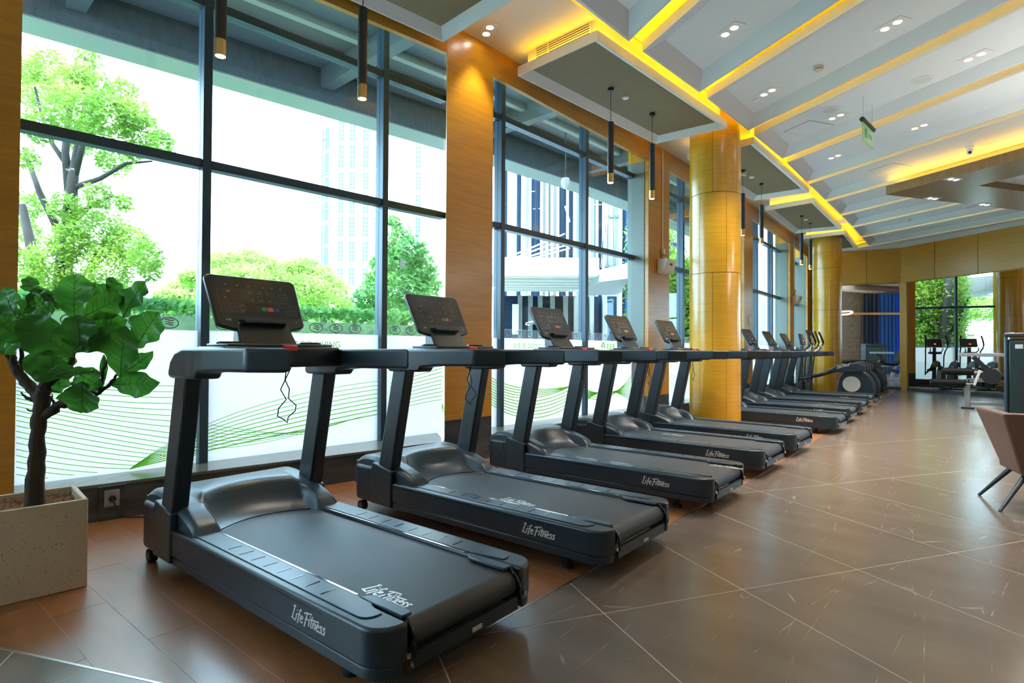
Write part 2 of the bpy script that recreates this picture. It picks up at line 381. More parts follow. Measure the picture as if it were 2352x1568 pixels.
# metal strip between the two floors
st = MB()
ys = [.96+.5*i for i in range(41)]
for a, b in zip(ys[:-1], ys[1:]): st.hexa([(BX(a)-.004, a, -.01), (BX(a)+.004, a, -.01), (BX(b)+.004, b, -.01), (BX(b)-.004, b, -.01)], [(BX(a)-.004, a, .0012), (BX(a)+.004, a, .0012), (BX(b)+.004, b, .0012), (BX(b)-.004, b, .0012)])
s0 = (-5.2, SL_P[1]+(-5.2-SL_P[0])*SL_D[1]/SL_D[0]); s1 = (-1.70, .96)
st.hexa([(s0[0], s0[1]-.005, -.01), (s1[0], s1[1]-.005, -.01), (s1[0], s1[1]+.005, -.01), (s0[0], s0[1]+.005, -.01)], [(s0[0], s0[1]-.005, .0012), (s1[0], s1[1]-.005, .0012), (s1[0], s1[1]+.005, .0012), (s0[0], s0[1]+.005, .0012)])
st.build('edge_strip', 'metal_strip', floor)

# ---- wood pillars of the window wall
def pillar(y0, y1, label, sl=None, zp=.463):
    xa, xb = FX(y0), FX(y1); gb0, gb1 = GX(y0)-.14, GX(y1)-.14
    bl = sl or (gb0, y0)
    poly = [(xa, y0), (xb, y1), (gb1, y1), bl]
    o = MB().prism(poly, zp, ZPER).build('wood_pillar', 'wood_veneer'); tag(o, label, 'pillar', kind='structure')
    cx, cy = sum(p[0] for p in poly)/4, sum(p[1] for p in poly)/4
    big = [(cx+(p[0]-cx)*1.0, cy+(p[1]-cy)*1.0) for p in poly]
    MB().prism(big, 0, zp-.0005).build('plinth', 'dark_marble', o)
    return o
p1 = pillar(-1.1, .57, 'wood veneer pillar behind the potted fig at the left edge', zp=.256)
p2 = pillar(3.857, 4.53, 'wide wood veneer pillar between the first two window bays', sl=(-4.90, 4.29))
p3 = pillar(8.22, 8.93, 'wood veneer pillar carrying the nearest white insect lamp')
p4 = pillar(12.85, 13.5, 'wood veneer pillar with a small green sign behind the round column')
p5 = pillar(17.2, 17.72, 'wood veneer pillar carrying the far white insect lamp')
p6 = pillar(20.0, 20.62, 'wood veneer pillar at the far end of the window wall')
for y0, p in ((8.22, p3), (17.2, p5), (20.0, p6), (12.85, p4)):
    x0, x1 = GX(y0)-.139, FX(y0)-.07
    MB().box(x0, x1, y0-.012, y0-.001, ZSILL, ZHEAD).build('reveal_panel', 'reveal_metal', p)

# ---- window bays
def film_T(y0, y1, back):
    def T(p): return (GX(p[0])+back, p[0], p[1])
    return T
def px_on_film(px, py, off=-.052):
    # intersect the pixel ray with the (slightly bent) film surface
    y = 3.
    for _ in range(12):
        Pp = (GX(y)+off, y); D = ((GX(y+.05)-GX(y-.05))/.1, 1.); q = WL(px, py, Pp, D); y = max(-2, min(20.5, q.y))
    return (q.y, q.z)
def quad_bez(a, b, c, n=18):
    a, b, c = map(np.array, (a, b, c)); return [tuple((1-t)**2*a+2*t*(1-t)*b+t*t*c) for t in np.linspace(0, 1, n)]
def text_mesh(txt, size, extrude=0., shear=0., align='LEFT'):
    cu = bpy.data.curves.new('t', 'FONT'); cu.body = txt; cu.size = size; cu.extrude = extrude; cu.shear = shear; cu.align_x = align
    o = bpy.data.objects.new('t', cu); COL.objects.link(o)
    bpy.context.view_layer.update(); dg = bpy.context.evaluated_depsgraph_get(); me = bpy.data.meshes.new_from_object(o.evaluated_get(dg))
    vs = [tuple(v.co) for v in me.vertices]; fs = [tuple(p.vertices) for p in me.polygons]
    bpy.data.objects.remove(o); bpy.data.curves.remove(cu); bpy.data.meshes.remove(me)
    return vs, fs
def window(n, y0, y1, mull, label, film=True, mat='frost_film', yg=None):
    yf, y1 = y1, yg or y1                          # yf: end of the front line, y1: end of the glass
    w = thing('window_%d' % n, label, 'window', kind='structure')
    MW = .068
    edges = [y0]+[m for m in mull]+[y1]
    for m in mull:
        MB().box(GX(m)-.13, GX(m), m-MW/2, m+MW/2, ZSILL, ZCOVE).build('mullion', 'steel_blue', w, bevel=.004, seg=1)
    for a, b in zip(edges[:-1], edges[1:]):
        a2 = a+(MW/2 if a != y0 else 0); b2 = b-(MW/2 if b != y1 else 0)
        for z0, z1 in ((2.68, 2.752), (4.02, 4.092)):
            MB().hexa([(GX(a2)-.12, a2, z0), (GX(a2)-.012, a2, z0), (GX(b2)-.012, b2, z0), (GX(b2)-.12, b2, z0)],
                      [(GX(a2)-.12, a2, z1), (GX(a2)-.012, a2, z1), (GX(b2)-.012, b2, z1), (GX(b2)-.12, b2, z1)]).build('transom', 'steel_blue', w, bevel=.006, seg=1)
        for z0, z1 in ((ZSILL, 2.68), (2.752, 4.02), (4.092, ZCOVE)):
            MB().hexa([(GX(a2)-.075, a2, z0), (GX(a2)-.065, a2, z0), (GX(b2)-.065, b2, z0), (GX(b2)-.075, b2, z0)],
                      [(GX(a2)-.075, a2, z1), (GX(a2)-.065, a2, z1), (GX(b2)-.065, b2, z1), (GX(b2)-.075, b2, z1)]).build('pane', 'window_glass', w, fix=True)
        if film:
            yy = np.linspace(a2+.004, b2-.004, 5)
            MB().grid([[(GX(y)-.058, y, ZSILL) for y in yy], [(GX(y)-.058, y, ZFILM) for y in yy]]).build('frosted_film', mat, w, fix=False)
            MB().grid([[(GX(y)-.058, y, ZFILM) for y in yy], [(GX(y)-.058, y, ZFILM+.115) for y in yy]]).build('emblem_film', 'emblem_band', w, fix=False)
            e = MB(); T = film_T(a, b, -.054); k = 0; yc = a2+.13
            while yc < b2-.1:
                zc = ZFILM+.056
                ring = [(yc+.066*math.cos(t), zc+.042*math.sin(t)) for t in np.linspace(0, 2*PI, 25)]
                e.ribbon(ring, .0032, T)
                for dz in (-.017, 0, .017):
                    e.ribbon([(yc-.03+.06*t, zc+dz+.006*math.sin(t*2*PI)+.006) for t in np.linspace(0, 1, 9)], .0034, T)
                yc += .205; k += 1
            if k: e.build('printed_emblems', 'print_purple', w, fix=False)
    # sill and the dark marble below it
    yy = np.linspace(y0, y1, 9)
    yF = np.linspace(y0, yf, 9)
    poly = [(FX(y), y) for y in yF]+[(GX(y)-.16, y) for y in yy[::-1]]
    MB().prism(poly, .236, ZSILL).build('window_sill', 'sill_stone', w)
    poly2 = [(FX(y)-.004, y) for y in yF]+[(GX(y)-.16, y) for y in yy[::-1]]
    MB().prism(poly2, 0, .236).build('marble_upstand', 'dark_marble', w)
    # wood header
    poly3 = [(FX(y)-.002, y) for y in yF]+[(FX(y)-.055, y) for y in yF[::-1]]
    MB().prism(poly3, ZHEAD, ZPER).build('wood_header', 'wood_veneer', w)
    return w
w1 = window(1, .57, 3.857, [1.765, 3.465], 'nearest tall window bay behind the first treadmill', yg=4.26)
w2 = window(2, 4.53, 8.22, [5.07, 6.855], 'second window bay looking at the glass office building')
w3 = window(3, 8.93, 12.85, [10.15, 11.9], 'third window bay behind the round wood column')
w4 = window(4, 13.5, 17.2, [14.85, 16.3], 'fourth window bay seen past the round wood column')
w5 = window(5, 17.72, 20.0, [18.75], 'last window bay beside the mirror wall')
w0 = window(6, -4.5, -1.1, [-2.8], 'window bay out of view left of the potted fig')
# printed lines on the film, bay 1
def c1(x, y): return (30+x/5.407, 830+y/5.407)
pl = MB(); T1 = film_T(0, 0, -.0545)
A = [(190, 1960, 300), (232, 1960, 375), (275, 1950, 445), (318, 1940, 520), (362, 1935, 597), (408, 1930, 670), (455, 1920, 735), (503, 1905, 805), (555, 1900, 880), (608, 1890, 945), (666, 1880, 1010), (730, 1880, 1070), (797, 1870, 1120), (866, 1860, 1165), (936, 1760, 1205), (1010, 1640, 1250), (1090, 1550, 1290), (1166, 1440, 1330), (1242, 1050, 1378), (1312, 760, 1410), (1400, 440, 1445)]
for ly, rx, ry in A:
    pts = quad_bez(c1(40, ly), c1(40+(rx-40)*.55, min(ly+(rx-40)*.55*.215, ry+6)), c1(rx, ry))
    if rx > 1800: pts += quad_bez(c1(rx, ry), c1(rx+200, ry+28), c1(rx+420, ry+50), 5)[1:]
    pl.ribbon([px_on_film(*p) for p in pts], .0028, T1)
for k in range(9):
    pts = quad_bez((297+3*k, 1077-2*k), (520, 1022-13*k), (868, 951-9.5*k), 20)
    pl.ribbon([px_on_film(*p) for p in pts], .005-.0003*k, T1)
    pts = quad_bez((896, 944-8*k), (960, 925-8*k), (1016, 917-9*k), 6)
    pl.ribbon([px_on_film(*p) for p in pts], .0035, T1)
for k in range(7):
    pts = quad_bez((484, 975+9*k), (600, 995+6*k), (700+25*k, 992-8*k+6), 12)
    pl.ribbon([px_on_film(*p) for p in pts], .0024, T1)
pl.build('printed_lines', 'print_green', w1, fix=False)
pl = MB()
for k in range(11):
    pts = quad_bez((1120, 862+6*k), (1200+3*k, 915+9*k), (1345, 880-k*3+max(0, k-4)*9), 16)
    pl.ribbon([px_on_film(*p) for p in pts], .0055, T1)
for k in range(12):
    pts = quad_bez((1340, 905-5*k+12*max(0, k-3)*.8), (1400, 890-8*k+60), (1470, 832+10*k), 14)
    pl.ribbon([px_on_film(*p) for p in pts], .0055, T1)
pl.build('printed_lines', 'print_green', w2, fix=False)
pl = MB()
for k in range(12):
    pl.ribbon([(9.0+.1*i, .95-.045*k-.28*math.sin(min(1, .1*i/1.3)*PI/2)+.02*math.sin(i*.35+k*.2)) for i in range(38)], .004, T1)
    pl.ribbon([(13.6+.1*i, .9-.05*k-.2*math.sin(i*.09)) for i in range(36)], .004, T1)
    pl.ribbon([(17.8+.1*i, .9-.05*k-.12*math.sin(i*.12)) for i in range(22)], .004, T1)
pl.build('printed_lines', 'print_teal', w3, fix=False)
def film_text(txt, size, px, py, w, anchor='LEFT', mat='print_green'):
    y, z = px_on_film(px, py); vs, fs = text_mesh(txt, size, align=anchor)
    MB().add([T1((y+v[0], z+v[1])) for v in vs], fs).build('printed_slogan', mat, w, fix=False)
film_text('让生活 GOOD LIVING', .085, 1178, 799, w2)
film_text('让生活 GOOD LIVING', .085, 783, 798, w1, 'RIGHT')
# small leaping mark with signs next to it
yy_, zz_ = px_on_film(1382, 800); lg = MB()
lg.ribbon([(yy_+a, zz_+b) for a, b in ((0, .02), (.02, .075), (.05, .085), (.08, .05), (.09, .0))], .012, T1)
lg.ribbon([(yy_+a, zz_+b) for a, b in ((.02, .0), (.04, .05), (.07, .03))], .009, T1)
lg.build('printed_mark', 'print_green', w2, fix=False)
for k_ in range(3):                                  # signs too blurred to read: stroke clusters only
    lg = MB(); x_ = yy_+.14+.085*k_
    for dz in (.0, .03, .06): lg.ribbon([(x_, zz_+dz), (x_+.06, zz_+dz+.004*(k_-1))], .006, T1)
    lg.ribbon([(x_+.03, zz_-.01), (x_+.028, zz_+.075)], .006, T1); lg.build('printed_sign', 'print_green', w2, fix=False)

# ---- outer walls that close the room out of view
for nm, b in (('wall_back', (-6, 10, -6.2, -6, -.2, 5.4)), ('wall_right', (9.8, 10, -6, 24, -.2, 5.4))):
    tag(MB().box(*b).build(nm, 'white_paint'), kind='structure')
tag(MB().prism([(-5.9, 20.62), (-4.3, 20.62), (-4.3, 22.2), (-5.9, 22.2)], -.2, 5.4).build('wall_corner', 'wood_panel'), kind='structure')

# ---- mirror wall at the far end
def wall_slab(name, A, B, z0, z1, mat, th=.25, parent=None, off=0., bevel=0):
    A = Vector((A.x, A.y)); B = Vector((B.x, B.y)); d = (B-A).normalized(); n = Vector((-d.y, d.x))     # n points away from the room
    q = [A+n*off, B+n*off, B+n*(off+th), A+n*(off+th)]
    return MB().prism([(p.x, p.y) for p in q], z0, z1).build(name, mat, parent, bevel=bevel, seg=1)
MR = MC+MD*11.5
wf = wall_slab('wall_far', ML, MC, -.1, 5.4, 'wood_panel', .3, off=.06); tag(wf, kind='structure')
wr = wall_slab('wall_far_right', MC, MR, -.1, 5.4, 'wood_panel', .3, off=.06); tag(wr, kind='structure')
ZM = 3.33
def panels(par, A, B, splits, z0, z1, mat, name, off, th, gap=.006):
    d = (B-A).normalized(); L = (B-A).length; e = [0]+splits+[L]
    for s, t in zip(e[:-1], e[1:]): wall_slab(name, A+d*(s+gap), A+d*(t-gap), z0, z1, mat, th, par, off, .003)
L1 = (MC-ML).length
panels(wf, ML, MC, [L1*.43], ZM, 4.72, 'wood_panel', 'wood_panel', 0, .05)
panels(wr, MC, MR, [1.05, 2.25, 3.5, 4.8, 6.1, 7.4, 8.7, 10], ZM, 4.72, 'wood_panel', 'wood_panel', 0, .05)
def mirror(A, B, splits, label, gap=.0015):
    t = thing('wall_mirror', label, 'mirror')
    d = (B-A).normalized(); L = (B-A).length; e = [0]+splits+[L]
    for s, q in zip(e[:-1], e[1:]): wall_slab('mirror_panel', A+d*(s+gap), A+d*(q-gap), .10, ZM-.02, 'mirror', .02, t, .035)
    wall_slab('base_trim', A, B, .0, .098, 'dark_marble', .05, t, .0)
    return t
mirror(ML, MC-(MC-ML).normalized()*.02, [L1*.43], 'far wall mirror reflecting the blue curtain')
mirror(MC+MD*.17, MR, [1.05, 2.25, 3.5, 4.8, 6.1, 7.4, 8.7, 10], 'far wall mirror reflecting the windows and cross trainers')
MB().cyl((MC.x+.03, MC.y+.13, -.1), (MC.x+.03, MC.y+.13, 5.0), .14, 12).build('corner_core', 'wood_panel', wr)
wall_slab('wood_post', MC+MD*.0, MC+MD*.165, 0, ZM, 'wood_panel', .05, wr, 0.)

# ---- ceiling
yy = np.linspace(-5.9, 20.6, 24)
ceil = MB().prism([(GX(y)-.06, y) for y in yy[::-1]]+[(10, -6), (10, 24), (-5.5, 24)], ZCOVE, 5.0).build('ceiling', 'ceiling_cream'); tag(ceil, kind='structure')
yy = np.linspace(-5.8, 20.6, 30)
MB().prism([(FX(y)-.05, y) for y in yy]+[(-3.22-.02*max(0, y-9), y) for y in yy[::-1]], ZPER, ZCOVE-.002).build('perimeter_soffit', 'ceiling_cream', ceil)
cw = Vector((td.x, td.y, 0)); cn = Vector((tn.x, tn.y, 0))
def inset(poly, d):
    n = len(poly); out = []
    for i in range(n):
        p0, p1, p2 = Vector(poly[i-1]), Vector(poly[i]), Vector(poly[(i+1) % n])
        e1 = (p1-p0).normalized(); e2 = (p2-p1).normalized(); n1 = Vector((-e1.y, e1.x)); n2 = Vector((-e2.y, e2.x))
        k = d/(1+n1.dot(n2)); out.append(tuple(p1+(n1+n2)*k))
    return out
def tray(poly, z, fascia, bw, rise, mpanel, mframe, strips, names=('tray_frame', 'tray_panel'), lip=.03, ledz=None, ledmat='led_yellow'):
    if area(poly) < 0: poly = poly[::-1]
    a = poly; b = inset(a, lip); c = inset(a, bw); n = len(a)
    m = MB()
    vs = [(p[0], p[1], z+fascia) for p in a]+[(p[0], p[1], z) for p in a]+[(p[0], p[1], z) for p in b]+[(p[0], p[1], z+rise) for p in c]
    fs = []
    for r in range(3): fs += [(r*n+i, r*n+(i+1) % n, (r+1)*n+(i+1) % n, (r+1)*n+i) for i in range(n)]
    m.add(vs, fs); m.add([(p[0], p[1], z+fascia) for p in a], [tuple(range(n))]); 
    m.build(names[0], mframe, ceil)
    MB().prism(c, z+rise-.002, z+rise+.01).build(names[1], mpanel, ceil)
    # led strips lying on top of the tray edge
    s = MB(); i1 = inset(a, .05); i2 = inset(a, .075)
    for k in strips:
        k2 = (k+1) % n
        s.add([(*i1[k], z+fascia+.012), (*i1[k2], z+fascia+.012), (*i2[k2], z+fascia+.012), (*i2[k], z+fascia+.012)], [(0, 1, 2, 3)])
    if strips: s.build('led_strip', ledmat, ceil, fix=False)
ZT = 4.40
corners = [(-3.05, .55, 1.95), (-3.04, 2.15, 3.55), (-3.015, 3.78, 5.13), (-3.005, 5.40, 6.73), (-2.94, 6.96, 8.38), (-2.93, 8.62, 9.98), (-2.975, 10.24, 11.66), (-3.045, 11.84, 13.30), (-3.10, 13.5, 14.93), (-3.18, 15.13, 16.56), (-3.27, 16.76, 18.2), (-3.4, 18.4, 19.9)]
def bnd(y): return interp(y, [0, 3, 5.13, 6.73, 8.38, 9.88, 11.66, 13.3, 14.93, 16.6, 20], [-3.06, -3.03, -3.012, -2.955, -2.94, -2.94, -3.012, -3.077, -3.136, -3.218, -3.42])
for x, ya, yb in corners:
    Lr = 12.2
    poly = [(bnd(ya), ya), (bnd(ya)+cw.x*Lr, ya+cw.y*Lr), (bnd(yb)+cw.x*Lr, yb+cw.y*Lr), (bnd(yb), yb)]
    if yb > 15:      # stop at the far wall
        far = clip(poly, -MN.x, -MN.y, MN.x*MC.x+MN.y*MC.y-.06)
        poly = far
    tray(poly, ZT, .11, .20, .10, 'tray_white', 'tray_frame', [0, 2, 3] if len(poly) == 4 else list(range(len(poly))))
# tail pieces right of the last tray (towards the mirror wall)
for kk in range(1, 6):
    ya = 18.4+1.64*kk; yb = ya+1.45
    poly = [(bnd(20)+cw.x*(-1), ya-cw.y), (bnd(20)+cw.x*12, ya+cw.y*12), (bnd(20)+cw.x*12, yb+cw.y*12), (bnd(20)-cw.x, yb-cw.y)]
    poly = clip(poly, -MN.x, -MN.y, MN.x*MC.x+MN.y*MC.y-.06); d1 = (MC-ML).normalized()
    poly = clip(poly, d1.y, -d1.x, -(d1.y*ML.x-d1.x*ML.y)-.06) if len(poly) > 2 else poly
    if len(poly) > 2 and abs(area(poly)) > .3: tray(poly, ZT, .11, .20 if abs(area(poly)) > 3 else .12, .10, 'tray_white', 'tray_frame', list(range(len(poly))))
# lower panels by the windows, with a woven inlay
ZD = 4.30
drops = [[(-4.33, 3.745), (-3.334, 3.701), (-3.30, .72), (-4.62, .72)], [(-4.232, 4.772), (-3.141, 4.74), (-3.035, 7.827), (-4.08, 7.728)],
         [(-4.03, 8.72), (-2.968+.0, 8.684), (-3.077, 12.079), (-4.111, 12.001)], [(-4.211, 13.032), (-3.204, 12.967), (-3.395, 16.308), (-4.431, 16.066)],
         [(-4.50, 17.0), (-3.45, 17.0), (-3.70, 19.9), (-4.75, 19.9)]]
for p in drops:
    if area(p) < 0: p = p[::-1]
    tray(p, ZD, .105, .115, .075, 'drop_fabric', 'white_paint', [], ('panel_frame', 'woven_panel'), lip=.012)
    q = inset(p, .08); MB().prism(q, ZD+.105, ZPER+.1).build('panel_riser', 'ceiling_cream', ceil)
    a = inset(p, .03); b = inset(p, .05); n = 4; s = MB()
    for k in range(4):
        e = Vector(p[(k+1) % 4])-Vector(p[k])
        mid = (Vector(p[k])+Vector(p[(k+1) % 4]))/2
        if mid.x > sum(v[0] for v in p)/4-.25: s.add([(*a[k], ZD+.112), (*a[(k+1) % 4], ZD+.112), (*b[(k+1) % 4], ZD+.112), (*b[k], ZD+.112)], [(0, 1, 2, 3)])
    if s.v: s.build('led_strip', 'led_yellow', ceil, fix=False)

# ================================================================== COLUMNS
def column(x, y, r, label, rot=0.):
    t = thing('round_column', label, 'column', (x, y, 0), rot)
    MB().lathe([(r-.012, 0), (r-.012, ZCOVE-.003)], 36).build('core', 'dark_joint', t, smooth='auto')
    zb = [0, 1.165, 2.33, 3.495, ZCOVE-.004]; nseg = 6
    for b in range(4):
        a0 = (b % 2)*PI/nseg+.1
        for k in range(nseg):
            s0 = a0+2*PI*k/nseg+.006; s1 = a0+2*PI*(k+1)/nseg-.006
            o = arc(0, 0, r, s0, s1, 9); i = arc(0, 0, r-.0125, s1, s0, 9)
            ob = MB().prism(o+i, zb[b]+.004, zb[b+1]-.004).build('veneer_panel', 'wood_column', t, smooth='auto')
    return t
column(-3.42, 8.35, .365, 'round wood clad column between the fifth and sixth treadmills', .2)
column(-4.06, 17.75, .365, 'far round wood clad column behind the cross trainers', .5)

# ================================================================== LAMPS AND CEILING FITTINGS
PEND = []
def make_pendant():
    t = thing('pendant_lamp', '', 'lamp', group='black tube pendant lamps along the windows')
    MB().cyl((0, 0, 0), (0, 0, -.035), .036, 16).build('ceiling_rose', 'black_metal', t, smooth='auto')
    MB().cyl((0, 0, -.035), (0, 0, -.42), .004, 6).build('cord', 'black_metal', t)
    MB().lathe([(.012, -.405), (.038, -.415), (.038, -1.04), (.030, -1.04)], 20).build('tube', 'black_metal', t, smooth='auto')
    MB().lathe([(.038, -1.041), (.038, -1.152), (.033, -1.152), (.033, -1.13)], 20).build('gold_end', 'brass', t, smooth='auto')
    MB().cyl((0, 0, -1.135), (0, 0, -1.142), .0325, 20).build('lamp_lens', 'lamp_face', t)
    l = bpy.data.lights.new('pendant_spot', 'SPOT'); l.energy = 18; l.spot_size = math.radians(70); l.color = (1, .88, .7); l.shadow_soft_size = .03
    lo = bpy.data.objects.new('light', l); COL.objects.link(lo); lo.parent = t; lo.location = (0, 0, -1.16)
    return t
ZI = ZD+.073
pc, pdn = G(1403, 203, ZI), G(1498, 260, ZI)
pf = G(1749, 421, ZI); pg, ph = G(1841, 495, ZI), G(1861, 512, ZI)
def on_line(px, py, xref):                         # pendant whose rose is out of view: same distance from the facade as its neighbours
    r = ray(px, py); t = xref/r[0]; return Vector((r[0]*t, r[1]*t, ZI))
pa, pb = on_line(507, 60, -4.12), on_line(833, 100, -3.96)
pe = on_line(1706, 500, pf.x+.02)
plist = [(pa, 'black and gold tube pendant in front of the first steel mullion'), (pb, 'black and gold tube pendant left of the wide wood pillar'),
         (pc, 'nearer of two tube pendants in the second window bay'), (pdn, 'farther of two tube pendants in the second window bay, beside the white conduit'),
         (pe, 'tube pendant partly hidden behind the round column'), (pf, 'tube pendant just right of the near round column'),
         (pg, 'left one of two far tube pendants before the far column'), (ph, 'right one of two far tube pendants before the far column')]
p0 = make_pendant()
for i, (v, lab) in enumerate(plist):
    o = p0 if i == 0 else copy_tree(p0)
    o.location = v; o['label'] = lab

def make_downlight(warm=False):
    t = thing('twin_downlight', '', 'ceiling light', group='recessed twin downlights')
    MB().box(-.15, .15, -.08, .08, -.006, .0).build('trim_plate', 'white_plastic', t, bevel=.002, seg=1)
    for s in (-1, 1):
        MB().lathe([(.047, -.007), (.040, -.011), (.040, -.006)], 20, (s*.066, 0)).build('lamp_ring', 'white_plastic', t, smooth='auto')
        MB().cyl((s*.066, 0, -.0065), (s*.066, 0, -.0085), .037, 20).build('lamp_lens', 'lamp_face', t)
    l = bpy.data.lights.new('downlight_spot', 'SPOT'); l.energy = 90; l.spot_size = math.radians(95); l.spot_blend = .6; l.color = (1, .93, .82); l.shadow_soft_size = .06
    lo = bpy.data.objects.new('light', l); COL.objects.link(lo); lo.parent = t; lo.location = (0, 0, -.03)
    return t
ZP = ZT+.098
dl0 = make_downlight()
dl = [(1121, 69, ZPER, 'twin downlight above the wide wood pillar', 0), (1676, 70, ZP, 'large twin downlight in the tray above the second woven panel', 1), (2047, 57, ZP, 'twin downlight nearest the top right edge, left of the other bright one', 1),
      (2239, 129, ZP, 'twin downlight above the right round speaker', 1), (1764, 211, ZP, 'twin downlight beside a small white disc', 1), (1921, 267, ZP, 'twin downlight next to the left round speaker', 1),
      (2112, 290, ZP, 'twin downlight right of the hanging exit sign', 1), (1917, 359, ZP, 'small twin downlight below the square hatch', 1)]
ang = math.atan2(td.y, td.x)
for i, (px, py, z, lab, k) in enumerate(dl):
    o = dl0 if i == 0 else copy_tree(dl0)
    v = G(px, py, z); o.location = (v.x, v.y, z-.0); o.rotation_euler = (0, 0, ang); o['label'] = lab
for ch_ in dl0.children:
    if ch_.type == 'LIGHT': ch_.data = ch_.data.copy(); ch_.data.energy = 28; ch_.data.spot_size = math.radians(70)
DL1 = [o for o in COL.objects if o.name.startswith('twin_downlight.') and o.parent is None][0]
for i, (x, y) in enumerate(((3, 1.5), (5.5, 1), (3, 4.5), (6, 4), (4.0, 9.5), (6.5, 9), (3.5, 13), (6.5, 12.5), (2, 16.0))):   # unseen lamps of the same kind, added to light the floor right of the frame
    o = copy_tree(DL1); o.location = (x, y, ZP); o.rotation_euler = (0, 0, ang); o['label'] = 'added twin downlight over the unseen right half of the room'

def disc(px, py, z, r, h, name, label, cat, mat, prof=None):
    v = G(px, py, z)
    t = thing(name, label, cat, (v.x, v.y, z))
    MB().lathe(prof or [(r, 0), (r, -h*.6), (r*.85, -h)], 24).build('body', mat, t, smooth='auto')
    return t
sm = [(r, z) for r, z in ((.055, 0), (.055, -.02), (.048, -.026), (.046, -.045), (.03, -.058), (.012, -.06))]
for px, py, z, lab in ((1880, 153, ZP, 'cream smoke detector on the nearest ceiling tray'), (2086, 504, ZP, 'far cream smoke detector below the wood lightbox'), (1709, 396, ZI, 'smoke detector on the woven panel behind the round column')):
    t = disc(px, py, z, .05, .05, 'smoke_detector', lab, 'smoke detector', 'cream_plastic', sm)
    MB().lathe([(.0475, -.028), (.0475, -.036)], 24).build('vent_ring', 'black_metal', t)
for px, py, lab in ((2119, 183, 'round white ceiling speaker right of the smoke detector'), (1908, 251, 'round white ceiling speaker left of the exit sign'), (2228, 474, 'faint round speaker beyond the wood lightbox')):
    t = disc(px, py, ZP, .115, .012, 'ceiling_speaker', lab, 'speaker', 'white_plastic')
    MB().lathe([(.095, -.012), (.094, -.0135)], 24).build('grille', 'tray_frame', t)
for px, py, z, lab in ((1736, 229, ZP, 'small white disc on the tray beside a downlight'), (1437, 223, ZI, 'small pale disc on the woven panel between two pendants'), (1727, 406, ZI, 'small white disc on the second woven panel'), (1851, 504, ZI, 'small white disc on the far woven panel'), (2269, 424, ZP, 'small round lamp inside the wood lightbox')):
    disc(px, py, z, .042, .02, 'ceiling_sensor', lab, 'sensor', 'white_plastic')
for px, py, lab in ((1945, 415, 'tiny sprinkler head below the far square hatch'), (1990, 494, 'tiny sprinkler head on a far ceiling tray'), (2120, 525, 'tiny sprinkler head on the last ceiling tray')):
    t = disc(px, py, ZP, .03, .008, 'sprinkler', lab, 'sprinkler', 'white_plastic')
    MB().cyl((0, 0, -.005), (0, 0, -.04), .008, 8).build('head', 'chrome', t)
def hatch(px, py, hw, lab):
    v = G(px, py, ZP); t = thing('ceiling_hatch', lab, 'hatch', (v.x, v.y, ZP), ang)
    MB().box(-hw, hw, -hw, hw, -.004, 0).build('hatch_panel', 'tray_white', t, bevel=.0015, seg=1)
    for a, b in (((-hw-.004, hw+.004, -hw-.006, -hw), 0), ((-hw-.004, hw+.004, hw, hw+.006), 0), ((-hw-.006, -hw, -hw, hw), 0), ((hw, hw+.006, -hw, hw), 0)):
        MB().box(*a, -.002, 0).build('shadow_gap', 'dark_joint', t)
hatch(1857, 295, .23, 'square access hatch near the ceiling edge'); hatch(2044, 387, .23, 'square access hatch left of the wood lightbox')
# hanging exit sign
v = G(1984, 222, ZP); zb = AT(1985, 275, v.x, v.y).z
ea, eb = G(1980, 273, zb), G(2006, 299, zb); ctr = (ea+eb)/2; hl = (eb-ea).length/2
t = thing('exit_sign', 'small green hanging exit sign under a dark bar', 'sign', (ctr.x, ctr.y, ZP), math.atan2(eb.y-ea.y, eb.x-ea.x))
b = zb-ZP
MB().cyl((-hl, 0, b), (hl, 0, b), .03, 12).build('holder_bar', 'black_metal', t, smooth='auto')
MB().box(-hl*.94, hl*.94, -.004, .004, b-.26, b-.02).build('sign_plate', 'sign_green', t)
for sgn in (-1, 1): MB().cyl((sgn*hl*.8, 0, 0), (sgn*hl*.8, 0, b), .0025, 5).build('wire', 'steel', t)
for fl_ in (1, -1):
    MB().box(-hl*.6, -hl*.15, -.0052*fl_-.0004, -.0052*fl_+.0004, b-.2, b-.08).build('pictogram', 'green_key', t); MB().box(hl*.05, hl*.7, -.0052*fl_-.0004, -.0052*fl_+.0004, b-.17, b-.11).build('arrow_bar', 'green_key', t)
# dome camera
v = G(2228, 336, ZP); t = thing('security_camera', 'white security camera on the ceiling left of the wood lightbox', 'camera', v)
MB().lathe([(.06, 0), (.058, -.03), (.03, -.045)], 18).build('mount', 'white_plastic', t, smooth='auto')
MB().lathe([(.035, -.04), (.045, -.07), (.04, -.12), (.02, -.135)], 18).build('head', 'white_plastic', t, smooth='auto'); MB().cyl((0, -.03, -.10), (0, -.055, -.11), .02, 12).build('lens', 'gloss_black', t)
